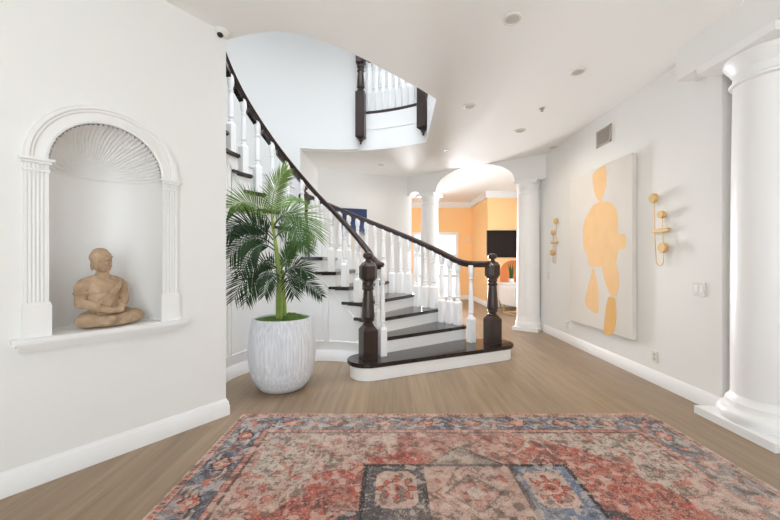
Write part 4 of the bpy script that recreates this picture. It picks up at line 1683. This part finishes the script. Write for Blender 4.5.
# return-air vent
pv = on_right(604, 136.5, XR)
vent = thing('air_vent', (XR, pv[1], pv[2]), 'grey slatted air vent high on right wall above the painting', 'vent')
vw, vh = 0.30, 0.21
mb = MB()
for s in (-1, 1):
    mb.box((-0.006, s * (vw / 2 - 0.012), 0), (0.012, 0.024, vh))
    mb.box((-0.006, 0, s * (vh / 2 - 0.010)), (0.012, vw, 0.02))
local(mb.build('frame', M['vent'], smooth=False), vent)
local(MB().box((-0.001, 0, 0), (0.002, vw - 0.03, vh - 0.03)).build('duct_shade', M['vent_dark'], smooth=False), vent)  # dark sheet stands in for the shade behind the slats
mb = MB()
for i in range(13):
    mb.box((-0.006, -vw / 2 + 0.03 + i * (vw - 0.06) / 12, 0), (0.009, 0.010, vh - 0.03), 0.3)
local(mb.build('slats', M['vent'], smooth=False), vent)


def plate(px, py, w, h, kind, label, grp=None):
    p = on_right(px, py, XR)
    c = thing('light_switch' if kind == 'switch' else 'wall_outlet', p, label, 'switch' if kind == 'switch' else 'outlet', grp)
    local(MB().bevel_box((-0.004, 0, 0), (0.008, w, h), 0.002).build('cover_plate', M['plastic']), c)
    if kind == 'switch':
        n = 2 if w > 0.1 else 1
        for i in range(n):
            y = 0 if n == 1 else (-0.025 + 0.05 * i)
            local(MB().bevel_box((-0.009, y, 0), (0.006, 0.03, 0.06), 0.002).build('rocker', M['trim']), c)
    else:
        for s in (-1, 1):
            local(MB().bevel_box((-0.009, 0, s * 0.022), (0.004, 0.03, 0.028), 0.0015).build('socket', M['lens']), c)


plate(699.5, 289, 0.12, 0.12, 'switch', 'white double light switch on right wall beside the large column')
plate(548, 275.5, 0.08, 0.12, 'switch', 'small white light switch below the left gold sconce')
plate(655, 356.5, 0.075, 0.115, 'outlet', 'white wall outlet low on right wall below the right gold sconce')
plate(567.5, 325, 0.075, 0.115, 'outlet', 'white wall outlet low on right wall near lower left corner of painting')

# ------------------------------------------------------------------ blue painting on the hall wall
bp_ = BACK0 + bdir * ((1.96 ** 2 + 0.75 ** 2) ** 0.5 * 0.0)


def on_hall(px):
    m = (px - 390) / K
    s = (m * BACK0.y - BACK0.x) / (bdir.x - m * bdir.y)
    return s


sA, sB = on_hall(339.5), on_hall(366.5)
pA, pB = BACK0 + bdir * sA, BACK0 + bdir * sB
pc = (pA + pB) / 2 - bn * 0.022
zt = EYE + (260 - 209.5) * pB.y / K
zb = EYE + (260 - 252) * pB.y / K
pnt = MB().bevel_box((0, 0, 0), ((pB - pA).length, 0.035, zt - zb), 0.003).build('hall_painting', M['blue'])
pnt.location = (pc.x, pc.y, (zt + zb) / 2)
pnt.rotation_euler = (0, 0, math.atan2(bdir.y, bdir.x))
tag(pnt, 'blue painting fading to white on hall wall behind the stair rail', 'painting')

# ------------------------------------------------------------------ living room furniture
tv = thing('television', (3.15, TY, 1.4), 'flat black television on the orange wall seen through archway', 'television')
tx0, tx1 = (487 - 390) * (TY - 0.06) / K, (487 - 390) * (TY - 0.06) / K + 1.2
tz0, tz1 = EYE + 2.5 * TY / K, EYE + 29.5 * TY / K
MB().bevel_box(((tx0 + tx1) / 2, TY - 0.04, (tz0 + tz1) / 2), (tx1 - tx0, 0.05, tz1 - tz0), 0.006).build('bezel', M['black'], tv)
MB().box(((tx0 + tx1) / 2, TY - 0.067, (tz0 + tz1) / 2), (tx1 - tx0 - 0.03, 0.004, tz1 - tz0 - 0.03)).build('screen', M['screen'], tv, smooth=False)

sb = thing('sideboard', (3.5, 8.85, 0), 'low white sideboard with gold legs below television', 'sideboard')
MB().bevel_box((3.62, 8.9, 0.42), (1.6, 0.42, 0.46), 0.01).build('cabinet', M['trim'], sb)
MB().bevel_box((3.62, 8.88, 0.655), (1.64, 0.48, 0.03), 0.006).build('top', M['trim'], sb)
for dx in (-0.74, 0.74):
    for dy in (-0.17, 0.17):
        MB().box((3.62 + dx, 8.9 + dy, 0.095), (0.03, 0.03, 0.19)).build('leg', M['gold'], sb, smooth=False)

ot = thing('lounge_chair', (2.95, 7.9, 0), 'white upholstered chair with gold base seen between newel and column', 'chair')
MB().bevel_box((3.0, 7.95, 0.36), (0.62, 0.62, 0.22), 0.04, 0.25, 3).build('seat', M['cushion'], ot)
MB().bevel_box((2.71, 7.86, 0.44), (0.12, 0.60, 0.44), 0.035, 0.25, 3).build('backrest', M['cushion'], ot)
ca, sa = math.cos(0.25), math.sin(0.25)
for dx, dy in ((-0.27, -0.27), (0.27, -0.27), (0.27, 0.27), (-0.27, 0.27)):
    MB().box((3.0 + dx * ca - dy * sa, 7.95 + dx * sa + dy * ca, 0.13), (0.025, 0.025, 0.26), 0.25).build('leg', M['gold'], ot, smooth=False)
mb = MB()
cs = [(-0.27, -0.27), (0.27, -0.27), (0.27, 0.27), (-0.27, 0.27), (-0.27, -0.27)]
mb.tube([(3.0 + dx * ca - dy * sa, 7.95 + dx * sa + dy * ca, 0.02) for dx, dy in cs], 0.013, 6)
mb.build('base_frame', M['gold'], ot)

sp_x = (511.5 - 390) * 8.85 / K
sn = thing('snake_plant', (sp_x, 8.88, 0.67), 'small spiky green potted plant on the white sideboard', 'plant')
MB().lathe([(0.05, 0), (0.065, 0.02), (0.07, 0.11), (0.062, 0.11), (0.06, 0.09)], (sp_x, 8.88, 0.67), 24).build('pot', M['plastic'], sn)
mb = MB()
for i in range(11):
    a = i * 2.4
    r0 = 0.015 + 0.028 * (i % 3) / 2
    h = 0.30 + 0.14 * ((i * 7) % 5) / 4
    lean = 0.12 + 0.1 * (i % 4) / 3
    bx, by = sp_x + r0 * math.cos(a), 8.88 + r0 * math.sin(a)
    vs, fs = [], []
    for s in range(6):
        t = s / 5
        w = 0.022 * (1 - t ** 2) + 0.001
        cx = bx + math.cos(a) * lean * h * t * t
        cy = by + math.sin(a) * lean * h * t * t
        tx, ty = -math.sin(a), math.cos(a)
        z = 0.75 + h * t
        vs += [(cx + tx * w, cy + ty * w, z), (cx - 0.004 * math.cos(a), cy - 0.004 * math.sin(a), z), (cx - tx * w, cy - ty * w, z)]
    for s in range(5):
        q = s * 3
        fs += [(q, q + 1, q + 4, q + 3), (q + 1, q + 2, q + 5, q + 4)]
    mb.add(vs, fs)
mb.build('leaves', M['leaf'], sn, normals=False)

th_ = P3(468.7, 239, 10.985)
tm_ = MB().bevel_box((th_.x, 10.985, th_.z), (0.10, 0.03, 0.14), 0.006).build('thermostat', M['plastic'])
tag(tm_, 'small white thermostat on the far orange wall', 'thermostat')

# ------------------------------------------------------------------ ceiling fittings


def downlight(px, py, r, label, watts=0):
    x, y = on_plane(px, py, CEIL)
    c = thing('recessed_light', (x, y, CEIL), label, 'ceiling light', 'recessed ceiling lights')
    prof = [(r * 0.68, -0.002), (r * 0.74, -0.012), (r * 0.95, -0.010), (r, -0.004), (r, 0.0)]
    local(MB().lathe(prof, n=36, caps=False).build('trim_ring', M['plastic']), c)
    local(MB().lathe([(r * 0.70, -0.006), (r * 0.70, -0.001)], n=36).build('lens', M['lens']), c)
    if watts:
        l = bpy.data.lights.new('downlight_bulb', 'SPOT')
        l.energy = watts
        l.color = (1.0, 0.90, 0.78)
        l.spot_size = R(165)
        l.spot_blend = 1.0
        l.shadow_soft_size = r * 0.7
        o = bpy.data.objects.new('downlight_bulb', l)
        COL.objects.link(o)
        o.location = (x, y, CEIL - 0.02)


downlight(512, 18.5, 0.072, 'recessed ceiling light nearest the camera at top of the picture')
downlight(578, 71.5, 0.072, 'recessed ceiling light near the right wall in front of the air vent')
downlight(469, 106, 0.072, 'recessed ceiling light just right of the stairwell opening', 70)
downlight(520, 130.5, 0.072, 'recessed ceiling light in the middle of hall ceiling before the archway', 40)
downlight(553, 147, 0.072, 'recessed ceiling light in far right corner of the ceiling', 0)
downlight(447, 150, 0.06, 'small recessed light in front of the archway crown', 0)
downlight(381, 165, 0.06, 'small recessed light on ceiling before the hall wall with blue painting', 14)
x, y = on_plane(542, 108.5, CEIL)
spk = MB().lathe([(0.008, -0.035), (0.02, -0.033), (0.012, -0.028), (0.012, -0.008), (0.03, -0.006), (0.032, 0)], (x, y, CEIL), 20).build('sprinkler_head', M['vent'])
tag(spk, 'small metal sprinkler head on the ceiling between recessed lights', 'sprinkler')
x, y = on_plane(221.5, 31, CEIL)
sc_ = thing('security_camera', (x, y, CEIL), 'small white dome camera with black lens at left wall ceiling corner', 'security camera')
local(MB().lathe([(0.03, -0.045), (0.047, -0.03), (0.055, -0.012), (0.055, 0)], n=32).build('housing', M['plastic']), sc_)
mb = MB().ellipsoid((0.0, -0.02, -0.042), (0.024, 0.024, 0.02))
local(mb.build('lens', M['black']), sc_)
